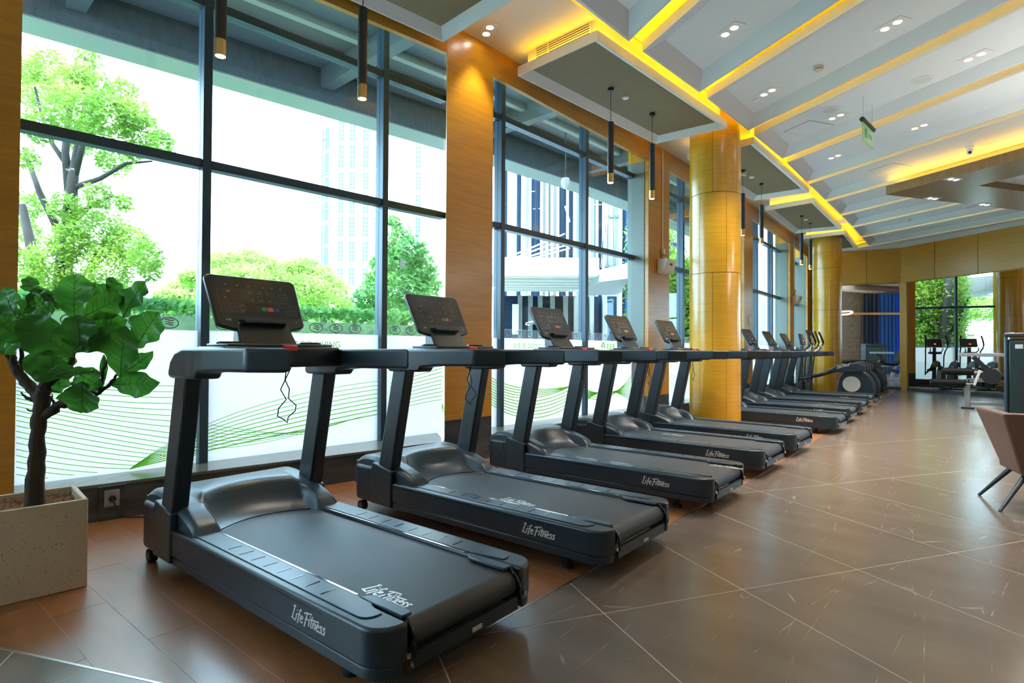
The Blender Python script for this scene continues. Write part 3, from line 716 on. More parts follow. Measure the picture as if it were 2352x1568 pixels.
# air grille in the end of the second woven panel
v0, v1 = G(1243, 122, 4.47), G(1346, 66, 4.47)
p = [Vector((-4.232, 4.772)), Vector((-3.141, 4.74))]; nrm = Vector((.029, .9996))
t = thing('air_grille', 'white slotted air grille above the second woven panel', 'vent', (0, 0, 0))
a = p[0].lerp(p[1], .20)+Vector((0, .073)); bb = p[0].lerp(p[1], .88)+Vector((0, .072))
def gbox(m, a, b, z0, z1, o0, o1): 
    m.hexa([(a.x, a.y+o0, z0), (b.x, b.y+o0, z0), (b.x, b.y+o1, z0), (a.x, a.y+o1, z0)], [(a.x, a.y+o0, z1), (b.x, b.y+o0, z1), (b.x, b.y+o1, z1), (a.x, a.y+o1, z1)]); return m
gbox(MB(), a, bb, 4.415, 4.568, -.004, .004).build('backing', 'dark_joint', t)
for z0, z1 in ((4.408, 4.425), (4.558, 4.573)): gbox(MB(), a, bb, z0, z1, -.014, 0).build('frame_bar', 'ceiling_cream', t)
for k in range(5): gbox(MB(), a, bb, 4.434+.025*k, 4.446+.025*k, -.012, .002).build('slat', 'ceiling_cream', t)
for f in (0, .24, 1): q = a.lerp(bb, f); gbox(MB(), q-Vector((.007, 0)), q+Vector((.007, 0)), 4.41, 4.57, -.014, 0).build('frame_bar', 'ceiling_cream', t)

# wood lightbox hanging at the right
ZL = 4.12
c = G(2035, 447, ZL); e1 = cw.xy; far = G(2352, 484, ZL)
e2 = (far.xy-c.xy).normalized()
t = thing('wood_lightbox', 'large hanging wood ceiling frame with a pale inset at the right', 'ceiling frame')
A0, A1, A2, A3 = c.xy, c.xy+e1*5.5, c.xy+e1*5.5+e2*4.6, c.xy+e2*4.6
poly = [tuple(q) for q in (A0, A1, A2, A3)]
if area(poly) < 0: poly = poly[::-1]
inn = inset(poly, .95)
m = MB(); n = 4
vs = [(*q, ZL+.16) for q in poly]+[(*q, ZL) for q in poly]+[(*q, ZL) for q in inn]+[(*q, ZL+.16) for q in inn]
m.add(vs, [(r*n+i, r*n+(i+1) % n, ((r+1) % 4)*n+(i+1) % n, ((r+1) % 4)*n+i) for r in range(4) for i in range(n)])
m.build('wood_frame', 'lightbox_wood', t)
MB().prism(inset(poly, .9), ZL+.12, ZL+.15).build('inset_panel', 'tray_white', t)
MB().prism(inset(poly, .25), ZL+.16, ZT+.02).build('riser', 'ceiling_cream', t)
s = MB(); i1, i2 = inset(poly, .05), inset(poly, .08)
for k in range(4): s.add([(*i1[k], ZL+.166), (*i1[(k+1) % 4], ZL+.166), (*i2[(k+1) % 4], ZL+.166), (*i2[k], ZL+.166)], [(0, 1, 2, 3)])
s.build('led_strip', 'led_yellow', t, fix=False)
for px, py, lab in ((2190, 411, 'twin downlight on the upper edge of the wood lightbox'), (2142, 455, 'twin downlight near the tip of the wood lightbox'), (2262, 469, 'twin downlight on the lower edge of the wood lightbox')):
    o = copy_tree(DL1); v = G(px, py, ZL); o.location = v; o.rotation_euler = (0, 0, math.atan2(e2.y, e2.x)); o['label'] = lab
# ring pendants at the right edge
for (px, py, zz, r, lab) in ((2352, 497, 3.75, .42, 'lower white ring pendant lamp at the right edge'), (2364, 445, 3.95, .34, 'upper white ring pendant lamp at the right edge')):
    v = AT(px, py, -.04, 8.0 if r > .4 else 9.3); v.x += .50; t = thing('ring_pendant', lab, 'lamp', v)
    tt = Matrix.Rotation(math.radians(12), 3, 'X')
    MB().tube([tt @ Vector((r*math.cos(a), r*math.sin(a), 0)) for a in np.linspace(0, 2*PI, 40, endpoint=False)], .022, 8, closed=True).build('light_ring', 'led_white', t, smooth=True)
    for a in (0, 2.1, 4.2): MB().cyl(tt @ Vector((r*math.cos(a), r*math.sin(a), 0)), (0, 0, ZT-v.z), .002, 4).build('wire', 'steel', t)

# insect lamps with conduit on two pillars
def insect_lamp(px, py, yc, label):
    x = FX(yc); q = WL(px, py, (x, yc), (0.01, 1)); 
    t = thing('insect_lamp', label, 'insect lamp', (x+.006, q.y, q.z))
    prof = [(0, .105), (.17, .105), (.185, .092), (.14, -.05), (.08, -.115), (0, -.135)]
    MB().prism(prof, -.17, .17, 'y').build('shade', 'white_plastic', t, bevel=.02, seg=3)
    MB().box(.14, .168, -.04, .04, .0, .06).build('label_plate', 'black_metal', t)
    MB().box(0, .045, -.035, .035, .20, .29).build('plug_box', 'white_plastic', t, bevel=.005, seg=1)
    MB().tube([(.03, .02, .20), (.05, .09, .22), (.05, .08, .15), (.04, .0, .13), (.04, .01, .10)], .005, 6).build('cable', 'white_plastic', t, smooth=True)
    MB().box(0, .012, -.012, .012, .29, ZPER-.03-q.z).build('conduit', 'white_plastic', t)
    MB().box(0, .02, -.03, .03, .105, .20).build('wood_bracket', 'wood_column', t)
    return t
insect_lamp(1520, 612, 8.57, 'white insect lamp with conduit on the nearest side of the near round column')
insect_lamp(1824, 688, 17.45, 'far white insect lamp with conduit near the far round column')
v = WL(1722, 735, (FX(13.2), 13.2), (-.04, 1)); t = thing('notice_card', 'small green and white notice card on the wood pillar', 'sign', v)
MB().box(0, .006, -.055, .055, -.11, .11).build('card', 'sign_green', t); MB().box(.006, .007, -.03, .04, -.09, .09).build('print_block', 'white_plastic', t)
# bullet camera outside the third bay and dome camera under the canopy outside the second bay
v = Vector((-5.45, 9.75, 0)); v = AT(1548, 562, -5.5, 10.4); t = thing('bullet_camera', 'white bullet camera outside the third window bay', 'camera', v)
MB().cyl((0, -.12, 0), (0, .12, 0), .045, 14).build('barrel', 'white_plastic', t, smooth='auto'); MB().cyl((0, -.121, 0), (0, -.125, 0), .035, 14).build('lens', 'gloss_black', t); MB().tube([(0, .05, .03), (0, .06, .14), (-.06, .06, .2)], .014, 8).build('bracket', 'white_plastic', t)

# wall socket below the window, its plug and cable
wx = lambda y: FX(y)
t = thing('wall_socket', 'steel wall socket with a black plug beside the planter', 'socket', (wx(1.08)+.001, 1.08, .15), -math.atan(.115))
MB().box(0, .004, -.075, .075, -.15, .09).build('backing_plate', 'dark_marble', t); MB().box(0, .014, -.08, .08, .085, .092).build('top_ledge', 'steel', t)
MB().box(.004, .012, -.044, .044, -.056, .058).build('face_plate', 'frame_silver', t, bevel=.003, seg=1)
MB().cyl((.012, 0, 0), (.045, 0, 0), .021, 14).build('plug', 'rubber', t, smooth='auto')
MB().tube([(.045, 0, 0), (.06, .01, -.03), (.05, .03, -.10), (.06, .08, -.135), (.12, .22, -.143), (.14, .45, -.143)], .005, 6).build('cable', 'rubber', t, smooth=True)

# ================================================================== LETTERING (brush script strokes)
LET = {'L': (.42, [[(.34, 1.06), (.26, .8), (.10, .06)], [(.42, 1.0), (.3, 1.08), (.16, .98)], [(-.02, .06), (.10, .04), (.46, -.06)]]),
       'i': (.17, [[(.13, .56), (.05, .02)], [(.17, .74), (.185, .82)]]),
       'f': (.30, [[(.42, .86), (.36, .98), (.27, .86), (.08, -.2)], [(.06, .5), (.36, .56)]]),
       'e': (.34, [[(.06, .26), (.28, .34), (.30, .48), (.2, .54), (.08, .36), (.07, .12), (.17, .0), (.34, .1)]]),
       'F': (.52, [[(.06, .82), (.3, .95), (.86, 1.02)], [(.40, .94), (.16, -.16)], [(.2, .45), (.56, .52)]]),
       't': (.26, [[(.24, .9), (.10, .1), (.2, .0)], [(.0, .60), (.9, .72)]]),
       'n': (.36, [[(.11, .52), (.03, .0)], [(.07, .26), (.2, .5), (.31, .46), (.27, .06), (.34, .02)]]),
       's': (.30, [[(.30, .47), (.18, .54), (.10, .40), (.24, .24), (.2, .03), (-.01, .04)]])}
def wordmark(m, h, T, hw=.045, word='LifeFitness'):
    x = 0; n0 = sum(LET[c][0] for c in word)
    for c in word:
        w, st = LET[c]
        for p in st:
            p = [((x+a)*h, b*h) for a, b in p]
            d = []
            for a, b in zip(p[:-1], p[1:]):
                d += [tuple(np.array(a)+(np.array(b)-np.array(a))*t) for t in (0, .5)]
            d.append(p[-1]); m.ribbon(d, hw*h, T)
        x += w
    return n0*h

# ================================================================== TREADMILLS
# local frame: x from the rear end (0) to the motor end (2.18), y to the user's left, z up
def make_treadmill():
    t = thing('treadmill', '', 'treadmill', group='black treadmills facing the windows')
    for s in (1, -1):
        o = [(1.80, .44), (.12, .44)]+arc(.12, .335, .105, PI/2, PI, 6)[1:]+[(.015, .312), (.20, .312), (.23, .292), (1.80, .292)]
        o = [(a, s*b) for a, b in o]
        r = MB().prism(o, .125, .262).build('side_rail', 'black_plastic', t, bevel=.012, seg=3)
        sk = [(1.80, .436), (.12, .436)]+arc(.12, .335, .101, PI/2, PI, 6)[1:]+[(.02, .33), (.10, .33), (.2, .36), (1.80, .36)]
        MB().prism([(a, s*b) for a, b in sk], .085, .126).build('side_skirt', 'black_plastic', t, bevel=.004, seg=1)
        MB().box(.33, 1.74, s*.4405-.0006, s*.4405+.0006, .236, .2385).build('seam_line', 'gloss_black', r)
        fs = [(1.60, .405), (.18, .405)]+arc(.18, .355, .05, PI/2, PI, 4)[1:]+[(.13, .335), (.30, .305), (1.60, .305)]
        f = MB().prism([(a, s*b) for a, b in fs], .2615, .2665).build('foot_strip', 'grey_plastic', t, bevel=.002, seg=1)
        g = MB()
        for k in range(8): u = .43+.108*k; g.box(u, u+.005, min(s*.322, s*.388), max(s*.322, s*.388), .2664, .2678)
        tag(g.build('grip_marks', 'gloss_black', f), kind='stuff')
        MB().box(.33, 1.5, min(s*.291, s*.300), max(s*.291, s*.300), .2615, .2640).build('inner_trim', 'chrome', t)
        # guard where the belt turns over the rear roller
        gp_ = [(.31, .300), (.27, .256), (.12, .252), (.06, .258), (.06, .305)]
        MB().prism([(a, s*b) for a, b in gp_], .2525, .2655).build('roller_guard', 'grey_plastic', t, bevel=.003, seg=1)
        MB().tube([(.06, s*.292, .258), (.03, s*.292, .235), (.006, s*.292, .20), (.004, s*.294, .14)], .007, 6).build('guard_edge', 'gloss_black', t, smooth=True)
        MB().cyl((.008, s*.325, .155), (-.002, s*.325, .155), .010, 10).build('bolt', 'chrome', t)
        # front wheel, rear foot
        w = MB().cyl((2.09, s*.415, .036), (2.09, s*.375, .036), .036, 18).build('wheel', 'rubber', t, smooth='auto')
        MB().cyl((2.09, s*.418, .036), (2.09, s*.37, .036), .020, 14).build('hub', 'grey_plastic', w)
        ft = MB().lathe([(.038, 0), (.038, .018), (.018, .03), (.018, .10)], 14, (.30, s*.34)).build('rear_foot', 'rubber', t, smooth='auto')
        # upright and its socket
        so_ = [(1.70, .09), (1.70, .345), (1.905, .386), (1.93, .33), (1.93, .09)]
        MB().prism(so_, min(s*.335, s*.449), max(s*.335, s*.449), 'y').build('upright_socket', 'black_plastic', t, bevel=.008, seg=2)
        a, b = min(s*.352, s*.436), max(s*.352, s*.436)
        MB().hexa([(1.722, a, .30), (1.872, a, .30), (1.872, b, .30), (1.722, b, .30)], [(1.560, a, 1.07), (1.702, a, 1.07), (1.702, b, 1.07), (1.560, b, 1.07)]).build('upright', 'black_plastic', t, bevel=.012, seg=2)
        # handrail arm
        pr = [(.765, 1.094), (1.26, 1.088), (1.40, 1.075), (1.425, 1.045), (1.735, 1.042), (1.755, 1.065), (1.73, 1.13), (1.67, 1.178), (1.58, 1.199), (.765, 1.199)]
        m = MB(); m.prism(pr, min(s*.325, s*.452), max(s*.325, s*.452), 'y')
        vv = []
        for v in m.v:
            x, y, z = v
            if x < .81 and abs(y) > .44: x, y = .92, y
            vv.append((x, y, z))
        m.v = vv; m.build('handrail_arm', 'black_plastic', t, bevel=.016, seg=3)
    # deck and belt
    MB().box(.09, 1.9, -.30, .30, .10, .215).build('undercarriage', 'gloss_black', t)
    prof = [(1.66, .2465), (.075, .2465)]+[(.072-.052*math.sin(a), .1945+.052*math.cos(a)) for a in np.linspace(.2, PI, 9)]+[(.4, .143)]
    rows = [[(x, y, z) for y in (.289, -.289)] for x, z in prof]
    MB().grid(rows).build('running_belt', 'belt', t, smooth='auto', fix=False)
    MB().box(.012, .03, -.29, .29, .095, .15).build('rear_guard', 'black_plastic', t)
    MB().box(.009, .012, -.06, -.005, .105, .122).build('label_sticker', 'print_white', t)
    # motor cover
    us = list(np.linspace(1.46, 2.17, 40)); ws = list(np.linspace(-.412, .412, 73))
    zs_u, zs_z = [1.46, 1.485, 1.51, 1.56, 1.64, 1.74, 1.84, 1.94, 2.02, 2.08, 2.13, 2.16, 2.175], [.235, .262, .296, .325, .352, .380, .402, .417, .418, .408, .385, .355, .32]
    zc_u, zc_z = [1.46, 1.62, 1.66, 1.70, 1.74, 1.78, 1.815, 1.845, 1.875, 1.94, 2.02, 2.08, 2.13, 2.16, 2.175], [.23, .242, .252, .266, .288, .322, .365, .400, .414, .419, .418, .408, .385, .355, .32]
    rows = []
    for u in us:
        r = []
        for w in ws:
            k = min(1, max(0, (abs(w)-.262)/.034)); k = k*k*(3-2*k)
            shift = .10*(abs(w)/.27)**2                      # the scoop runs back towards the middle
            z = lerp(interp(u+ (shift if u < 1.9 else shift*max(0, (2.0-u)/.1)), zc_u, zc_z), interp(u, zs_u, zs_z), k)
            e = max(0, (abs(w)-.375)/.037); z -= .03*e*e
            r.append((u, w, z))
        rows.append(r)
    m = MB(); m.grid(rows); nU, nW = len(us), len(ws)
    def skirt(pts, z0): m.grid([pts, [(p[0], p[1], z0) for p in pts]])
    skirt([r[0] for r in rows], .2); skirt([r[-1] for r in rows], .2); skirt(rows[-1], .2); skirt(rows[0], .2)
    m.build('motor_cover', 'grey_plastic', t, smooth='auto')
    MB().tube([(1.648-.10*(w/.27)**2, w, .2485) for w in np.linspace(-.262, .262, 21)], .0045, 5).build('belt_gap_shade', 'gloss_black', t, smooth=True)  # black tube imitates the shade in the gap where the belt meets the cover
    body = [(1.86, -.437), (2.08, -.437)]+arc(2.08, -.337, .10, -PI/2, 0, 5)[1:]+arc(2.08, .337, .10, 0, PI/2, 5)+[(1.86, .437)]
    h = MB().prism(body, .085, .345).build('motor_housing', 'black_plastic', t, bevel=.022, seg=3)
    for s in (1, -1):
        MB().box(1.955, 2.09, s*.4375-.0008, s*.4375+.0008, .262, .2645).build('lid_seam', 'gloss_black', h)
        MB().box(1.953, 1.956, s*.4375-.0008, s*.4375+.0008, .262, .335).build('lid_seam', 'gloss_black', h)
    MB().box(1.86, 2.17, -.40, .40, .33, .36).build('cover_base', 'black_plastic', t)
    # console base between the arms
    ws = np.linspace(-.335, .335, 15)
    rear = [(1.385-.055*(1-(w/.335)**2), w) for w in ws]
    poly = rear+[(1.70, .335), (1.70, -.335)]
    cb = MB().prism(poly, 1.098, 1.206).build('console_base', 'black_plastic', t, bevel=.012, seg=2)
    top = [(1.41-.055*(1-(w/.30)**2), w) for w in np.linspace(-.30, .30, 13)]+[(1.66, .30), (1.66, -.30)]
    MB().prism(top, 1.205, 1.222).build('console_deck', 'grey_plastic', t, bevel=.006, seg=2)
    for s in (1, -1):
        MB().tube([(1.54+.06*math.cos(a), s*.235+.055*math.sin(a), 1.226) for a in np.linspace(0, 2*PI, 20, endpoint=False)], .009, 6, closed=True).build('cup_holder', 'gloss_black', cb, smooth=True)
    MB().hexa([(1.326, -.034, 1.186), (1.345, -.034, 1.186), (1.345, .034, 1.186), (1.326, .034, 1.186)], [(1.337, -.042, 1.213), (1.38, -.042, 1.224), (1.38, .042, 1.224), (1.337, .042, 1.213)]).build('stop_tab', 'red_plastic', t, bevel=.003, seg=1)
    MB().hexa([(1.315, -.012, 1.12), (1.325, -.012, 1.12), (1.325, .012, 1.12), (1.315, .012, 1.12)], [(1.318, .0, 1.19), (1.332, .0, 1.19), (1.332, .03, 1.19), (1.318, .03, 1.19)]).build('stop_clip', 'grey_plastic', t)
    lp = [(1.36, -.01, 1.12), (1.36, -.02, 1.03), (1.36, -.045, .98), (1.36, -.012, .925), (1.36, -.055, .88), (1.36, -.06, .84), (1.36, -.025, .82), (1.36, -.005, .80), (1.36, .0, .83), (1.36, .04, .86), (1.36, .045, .89), (1.36, .0, .93), (1.36, .005, .98), (1.36, -.02, 1.03), (1.36, .02, 1.11)]
    lp = [(1.36, -1.0*b, c) for a, b, c in lp]
    MB().tube(lp, .0032, 5).build('safety_cord', 'rubber', t, smooth=True)
    # neck and console
    MB().hexa([(1.545, -.175, 1.20), (1.69, -.15, 1.20), (1.69, .15, 1.20), (1.545, .175, 1.20)], [(1.640, -.15, 1.345), (1.715, -.13, 1.345), (1.715, .13, 1.345), (1.640, .15, 1.345)]).build('console_neck', 'black_plastic', t, bevel=.012, seg=2)
    c = MB()
    Hc = math.hypot(.162, .304); tilt = math.atan2(.162, .304)
    def CT(a, b, d=0.):                                   # a across (to the right), b up the panel, d out towards the user
        return (1.622+b*math.sin(tilt)-d*math.cos(tilt), -a, 1.308+b*math.cos(tilt)+d*math.sin(tilt))
    rr = .032; wt, wb = .268, .258
    out = arc(wt-rr, Hc-rr, rr, 0, PI/2, 5)+arc(-wt+rr, Hc-rr, rr, PI/2, PI, 5)+arc(-wb+rr, rr+.012, rr, PI, 1.45*PI, 4)+[(-.14, -.012), (.14, -.012)]+arc(wb-rr, rr+.012, rr, 1.55*PI, 2*PI, 4)
    n = len(out)
    for k, (sc, d) in enumerate(((.97, .0), (1, -.006), (1, -.022), (.95, -.036))):
        c.v += [CT(a*sc, Hc/2+(b-Hc/2)*sc, d) for a, b in out]
    c.f += [tuple(range(n)), tuple(range(3*n, 4*n))[::-1]]+[(r*n+i, r*n+(i+1) % n, (r+1)*n+(i+1) % n, (r+1)*n+i) for r in range(3) for i in range(n)]; c.m = [0]*len(c.f)
    con = c.build('console', 'black_plastic', t, smooth='auto')
    scr = [(a*.955, b) for a, b in arc(wt-rr, Hc-rr-.006, rr, 0, PI/2, 4)+arc(-wt+rr, Hc-rr-.006, rr, PI/2, PI, 4)]+[(-.247, .083), (.247, .083)]
    MB().add([CT(a, b, .0012) for a, b in scr], [tuple(range(len(scr)))]).build('screen', 'screen_glass', con)
    pm = MB(); TT = lambda p: CT(p[0], p[1], .0022)
    def frame(m, x0, x1, y0, y1, hw=.0007): m.ribbon([(x0, y0), (x1, y0), (x1, y1), (x0, y1), (x0, y0)], hw, TT)
    def rect(m, x0, x1, y0, y1, d=.0022): m.add([CT(x0, y0, d), CT(x1, y0, d), CT(x1, y1, d), CT(x0, y1, d)], [(0, 1, 2, 3)])
    frame(pm, -.218, -.085, .100, .245); frame(pm, -.068, .118, .175, .250); frame(pm, .130, .190, .150, .250)
    for x in (-.195, -.165, -.135): frame(pm, x, x+.024, .138, .157); frame(pm, x+.004, x+.028, .108, .127)
    frame(pm, -.108, -.089, .106, .158)
    for x in (-.03, .02, .072): frame(pm, x-.011, x+.013, .180, .244)
    for x in (-.06, .098):
        for y in (.182, .205, .228): frame(pm, x-.002, x+.016, y, y+.016)
    frame(pm, -.02, .004, .118, .142); frame(pm, .165, .222, .095, .128)
    pm.build('print_outlines', 'print_dim', con, fix=False)
    pw = MB()
    for x, y in ((-.03, .24), (.02, .24), (.072, .24), (-.098, .152)): pw.ribbon([(x-.006, y-.008), (x+.001, y-.002), (x+.008, y-.008)], .0013, TT)
    for x, y in ((-.03, .19), (.02, .19), (.072, .19), (-.098, .116)): pw.ribbon([(x-.006, y), (x+.001, y-.006), (x+.008, y)], .0013, TT)
    for x, y in ((-.17, .278), (-.105, .278), (-.04, .278), (.045, .276), (.1, .278), (.155, .276)): rect(pw, x, x+.014, y, y+.003)
    rect(pw, -.165, -.148, .235, .240); rect(pw, -.185, -.177, .192, .197)
    for i in range(3):
        for j in range(4): rect(pw, .141+.017*i, .144+.017*i, .176+.019*j, .181+.019*j)
    rect(pw, -.205, -.195, .048, .056); rect(pw, -.19, -.178, .046, .058); rect(pw, .2, .212, .05, .054)
    pw.build('print_symbols', 'print_white', con, fix=False)
    k = MB(); rect(k, .012, .048, .116, .144, .0020); k.build('start_key', 'green_key', con, fix=False)
    k = MB(); rect(k, .048, .086, .116, .144, .0020); k.build('stop_key', 'red_plastic', con, fix=False)
    k = MB(); rect(k, .094, .118, .118, .142, .0020); k.build('cool_down_key', 'blue_key', con, fix=False)
    k = MB(); k.ribbon([(.024, .122), (.036, .130), (.024, .138), (.024, .122)], .0011, TT); k.ribbon([(.066+.009*math.cos(a), .130+.009*math.sin(a)) for a in np.linspace(0, 2*PI, 17)], .0011, TT); k.ribbon([(.061, .13), (.071, .13)], .0012, TT)
    k.build('key_symbols', 'print_white', con, fix=False)
    sh = MB(); sh.hexa([CT(-.13, .020, .002), CT(.13, .020, .002), CT(.12, .016, .038), CT(-.12, .016, .038)], [CT(-.14, .052, .002), CT(.14, .052, .002), CT(.125, .038, .040), CT(-.125, .038, .040)]); sh.build('tablet_ledge', 'black_plastic', con, bevel=.004, seg=2)
    # name on the side skirts
    lg = MB(); h = .047
    L = wordmark(lg, h, lambda p: (.545-p[0]*1.38-p[1]*.12, .4412, .166+p[1]*1.05), .062)
    lg.build('side_lettering', 'logo_silver', t, fix=False)
    return t
TP = [(-1.573, 1.535, 3.12), (-1.595, 2.912, 2.9), (-1.686, 4.439, 2.9), (-1.803, 5.917, 2.6), (-1.883, 7.248, 1.6), (-1.959, 9.512, 1.8), (-2.106, 11.02, 2.2), (-2.213, 12.516, 2.6), (-2.402, 14.30, 3.0)]
TLAB = ['nearest black treadmill beside the potted fig', 'second black treadmill, standing in front of the wide wood pillar', 'third black treadmill from the potted fig', 'fourth black treadmill from the potted fig, before the insect lamp pillar',
        'black treadmill just in front of the near round column', 'black treadmill just behind the near round column', 'second black treadmill behind the near round column', 'third black treadmill behind the near round column', 'farthest black treadmill, next to the cross trainers']
BELT = [[(815, 1358)], [(1134, 1150)], [(1630, 1068)], [(1518, 996)], [(1593, 963)], None, [(1868, 928)], None, None]
tm0 = make_treadmill()
tms = [tm0]+[copy_tree(tm0) for _ in TP[1:]]
for o, (x, y, a), lab, bl in zip(tms, TP, TLAB, BELT):
    o.location = (x, y, 0); o.rotation_euler = (0, 0, PI+math.radians(a)); o['label'] = lab
    if bl:                                             # printed name on the belt, read from the photo
        M4 = Matrix.Translation((x, y, 0)) @ Matrix.Rotation(PI+math.radians(a), 4, 'Z'); q0 = M4.inverted() @ G(*bl[0], .2472)
        lg = MB(); wordmark(lg, .062, lambda p: (q0.x-p[0]*1.2-p[1]*.1, min(q0.y, .232)-p[1]*1.1, .2472), .062)
        lg.build('belt_lettering', 'logo_silver', o, fix=False)

# ================================================================== PLANTER AND FIG
zt = .437
c0 = G(203, 1145, zt); c1_ = G(185, 1112, zt); fl = G(0, 1175, zt)
dirL = (fl.xy-c0.xy).normalized(); dirD = (c1_.xy-c0.xy).normalized(); dirD = Vector((-dirL.y, dirL.x)); dirD = dirD if dirD.x < 0 else -dirD
LEN, DEP, th = 1.0, .40, .022
pt = thing('planter_box', 'long cream speckled stone planter holding the fig', 'planter', (c0.x, c0.y, 0))
def PL(a, b): v = dirL*a+dirD*b; return (v.x, v.y)
for nm, (a0, a1, b0, b1) in (('front_wall', (0, LEN, 0, th)), ('back_wall', (0, LEN, DEP-th, DEP)), ('end_wall', (0, th, th, DEP-th)), ('end_wall', (LEN-th, LEN, th, DEP-th))):
    MB().prism([PL(a0, b0), PL(a1, b0), PL(a1, b1), PL(a0, b1)], 0, zt).build(nm, 'planter_stone', pt, bevel=.003, seg=1)
rows = []
for i in range(25):
    rows.append([(*PL(th+(LEN-2*th)*i/24, th+(DEP-2*th)*j/10), .395+.012*math.sin(i*1.7+j)+random.uniform(-.008, .008)) for j in range(11)])
MB().grid(rows).build('coir_mulch', 'coir', pt, smooth=True)
cf = MB()
for i in range(260):
    p = Vector((*PL(random.uniform(.03, LEN-.03), random.uniform(.03, DEP-.03)), .40)); d = Vector((random.uniform(-1, 1), random.uniform(-1, 1), random.uniform(.1, .9)))*.035
    cf.tube([p, p+d*.6+Vector((0, 0, .008)), p+d*1.2], .0011, 3)
tag(cf.build('coir_fibres', 'coir', pt), kind='stuff')
TX, TY = -3.66, .46                                   # where the trunk stands in the planter
DP = TX*FW[0]+TY*FW[1]
def F3(px, py, dd=0.):
    r = ray(px, py); t = (DP+dd)/FPX; return Vector((r[0]*t, r[1]*t, CAMH+r[2]*t))
fig = thing('fig_tree', 'fiddle leaf fig with large glossy leaves in the stone planter', 'plant', (F3(80, 1150).x, F3(80, 1150).y, .40))
fo = fig.location.copy()
def loc(v): return Vector(v)-fo
def q(x, y): return (x/4.127, 620+y/4.127)            # crop pixels of the fig to photo pixels
def stem(name, pts, rs, n=9):
    k = [loc(F3(*p[:2], p[2] if len(p) > 2 else 0)) for p in pts]
    # subdivide with a little wobble
    kk, rr = [], []
    for i in range(len(k)-1):
        for t in (0, .25, .5, .75):
            w = .004 if 0 < i+t else 0
            kk.append(k[i].lerp(k[i+1], t)+Vector((random.uniform(-w, w), random.uniform(-w, w), 0))); rr.append(lerp(rs[i], rs[i+1], t)*random.uniform(.93, 1.08))
    kk.append(k[-1]); rr.append(rs[-1]); MB().tube(kk, rr, n).build(name, 'bark', fig, smooth=True)
stem('trunk', [(80, 1162), (82, 1080), (87, 1000), (92, 950), (97, 912), (100, 885)], [.042, .036, .032, .033, .038, .030])
stem('branch', [(97, 912), (72, 890), (45, 862), (34, 840), (28, 815)], [.030, .026, .022, .02, .012])
stem('branch', [(45, 862), (50, 838), (48, 800)], [.012, .011, .008])
stem('branch', [(34, 850), (18, 815), (12, 800)], [.013, .012, .008])
stem('branch', [(95, 955), (125, 940), (138, 925), (150, 935)], [.026, .022, .018, .012])
stem('branch', [(100, 900), (108, 870), (110, 840)], [.030, .024, .016])
stem('branch', [(100, 890), (135, 860), (165, 830), (168, 740)], [.024, .02, .014, .008])
stem('branch', [(165, 880), (225, 905), (255, 880), (268, 860)], [.010, .009, .008, .006])
stem('branch', [(228, 905), (238, 850), (246, 826)], [.008, .007, .005])
stem('twig', [(80, 920), (58, 912), (48, 900)], [.010, .007, .003], 5); stem('twig', [(126, 935), (122, 920), (119, 905)], [.008, .006, .003], 5); stem('twig', [(78, 945), (68, 943), (60, 938)], [.006, .004, .002], 5)
def fig_leaf(b, tp, w, dd=0., dt=0., roll=0., fold=.15, bend=.12):
    B = loc(F3(*q(*b), dd)); T = loc(F3(*q(*tp), dd+dt)); ax = T-B; B = B-ax*.06; ax = ax*1.1; L = ax.length; ax.normalize()
    tocam = -(Vector(FW)); nrm = (tocam-ax*tocam.dot(ax)).normalized(); nrm = Matrix.Rotation(roll, 3, ax) @ nrm; sd = ax.cross(nrm)
    W = w*1.28/4.127*DP/FPX/2
    ts = np.linspace(0, 1, 21); rows = []
    for t in ts:
        k_ = min(1, max(0, (t-.12)/.5)); hw = W*max(.015, math.sin(PI*t**.85)**.62)*(.52+.48*k_*k_*(3-2*k_)) if 0 < t < 1 else W*.02
        r = []
        for s in np.linspace(-1, 1, 9):
            h = fold*hw*(abs(s)**1.4)+bend*L*(-(t-.5)**2)+.012*math.sin(t*19+s*3.0)*abs(s)
            r.append(B+ax*(t*L)+sd*(s*hw)+nrm*(h if abs(s) > 0 else h))
        rows.append(r)
    o = MB().grid(rows).build('leaf', 'fig_leaf', fig, smooth=True, fix=False)
    v = MB(); mid = [r[4]+nrm*.0012 for r in rows]
    v.tube(mid, [.0028*(1-.8*t) for t in ts], 4)
    for i in (3, 6, 8, 11, 13, 15):
        for s in (1, -1):
            e = rows[min(20, i+3)][4+3*s]+nrm*.001; v.tube([mid[i], mid[i].lerp(e, .5)+nrm*.0006, e], [.0014, .0011, .0005], 3)
    v.build('leaf_veins', 'leaf_vein', o, fix=False)
    st = mid[0]
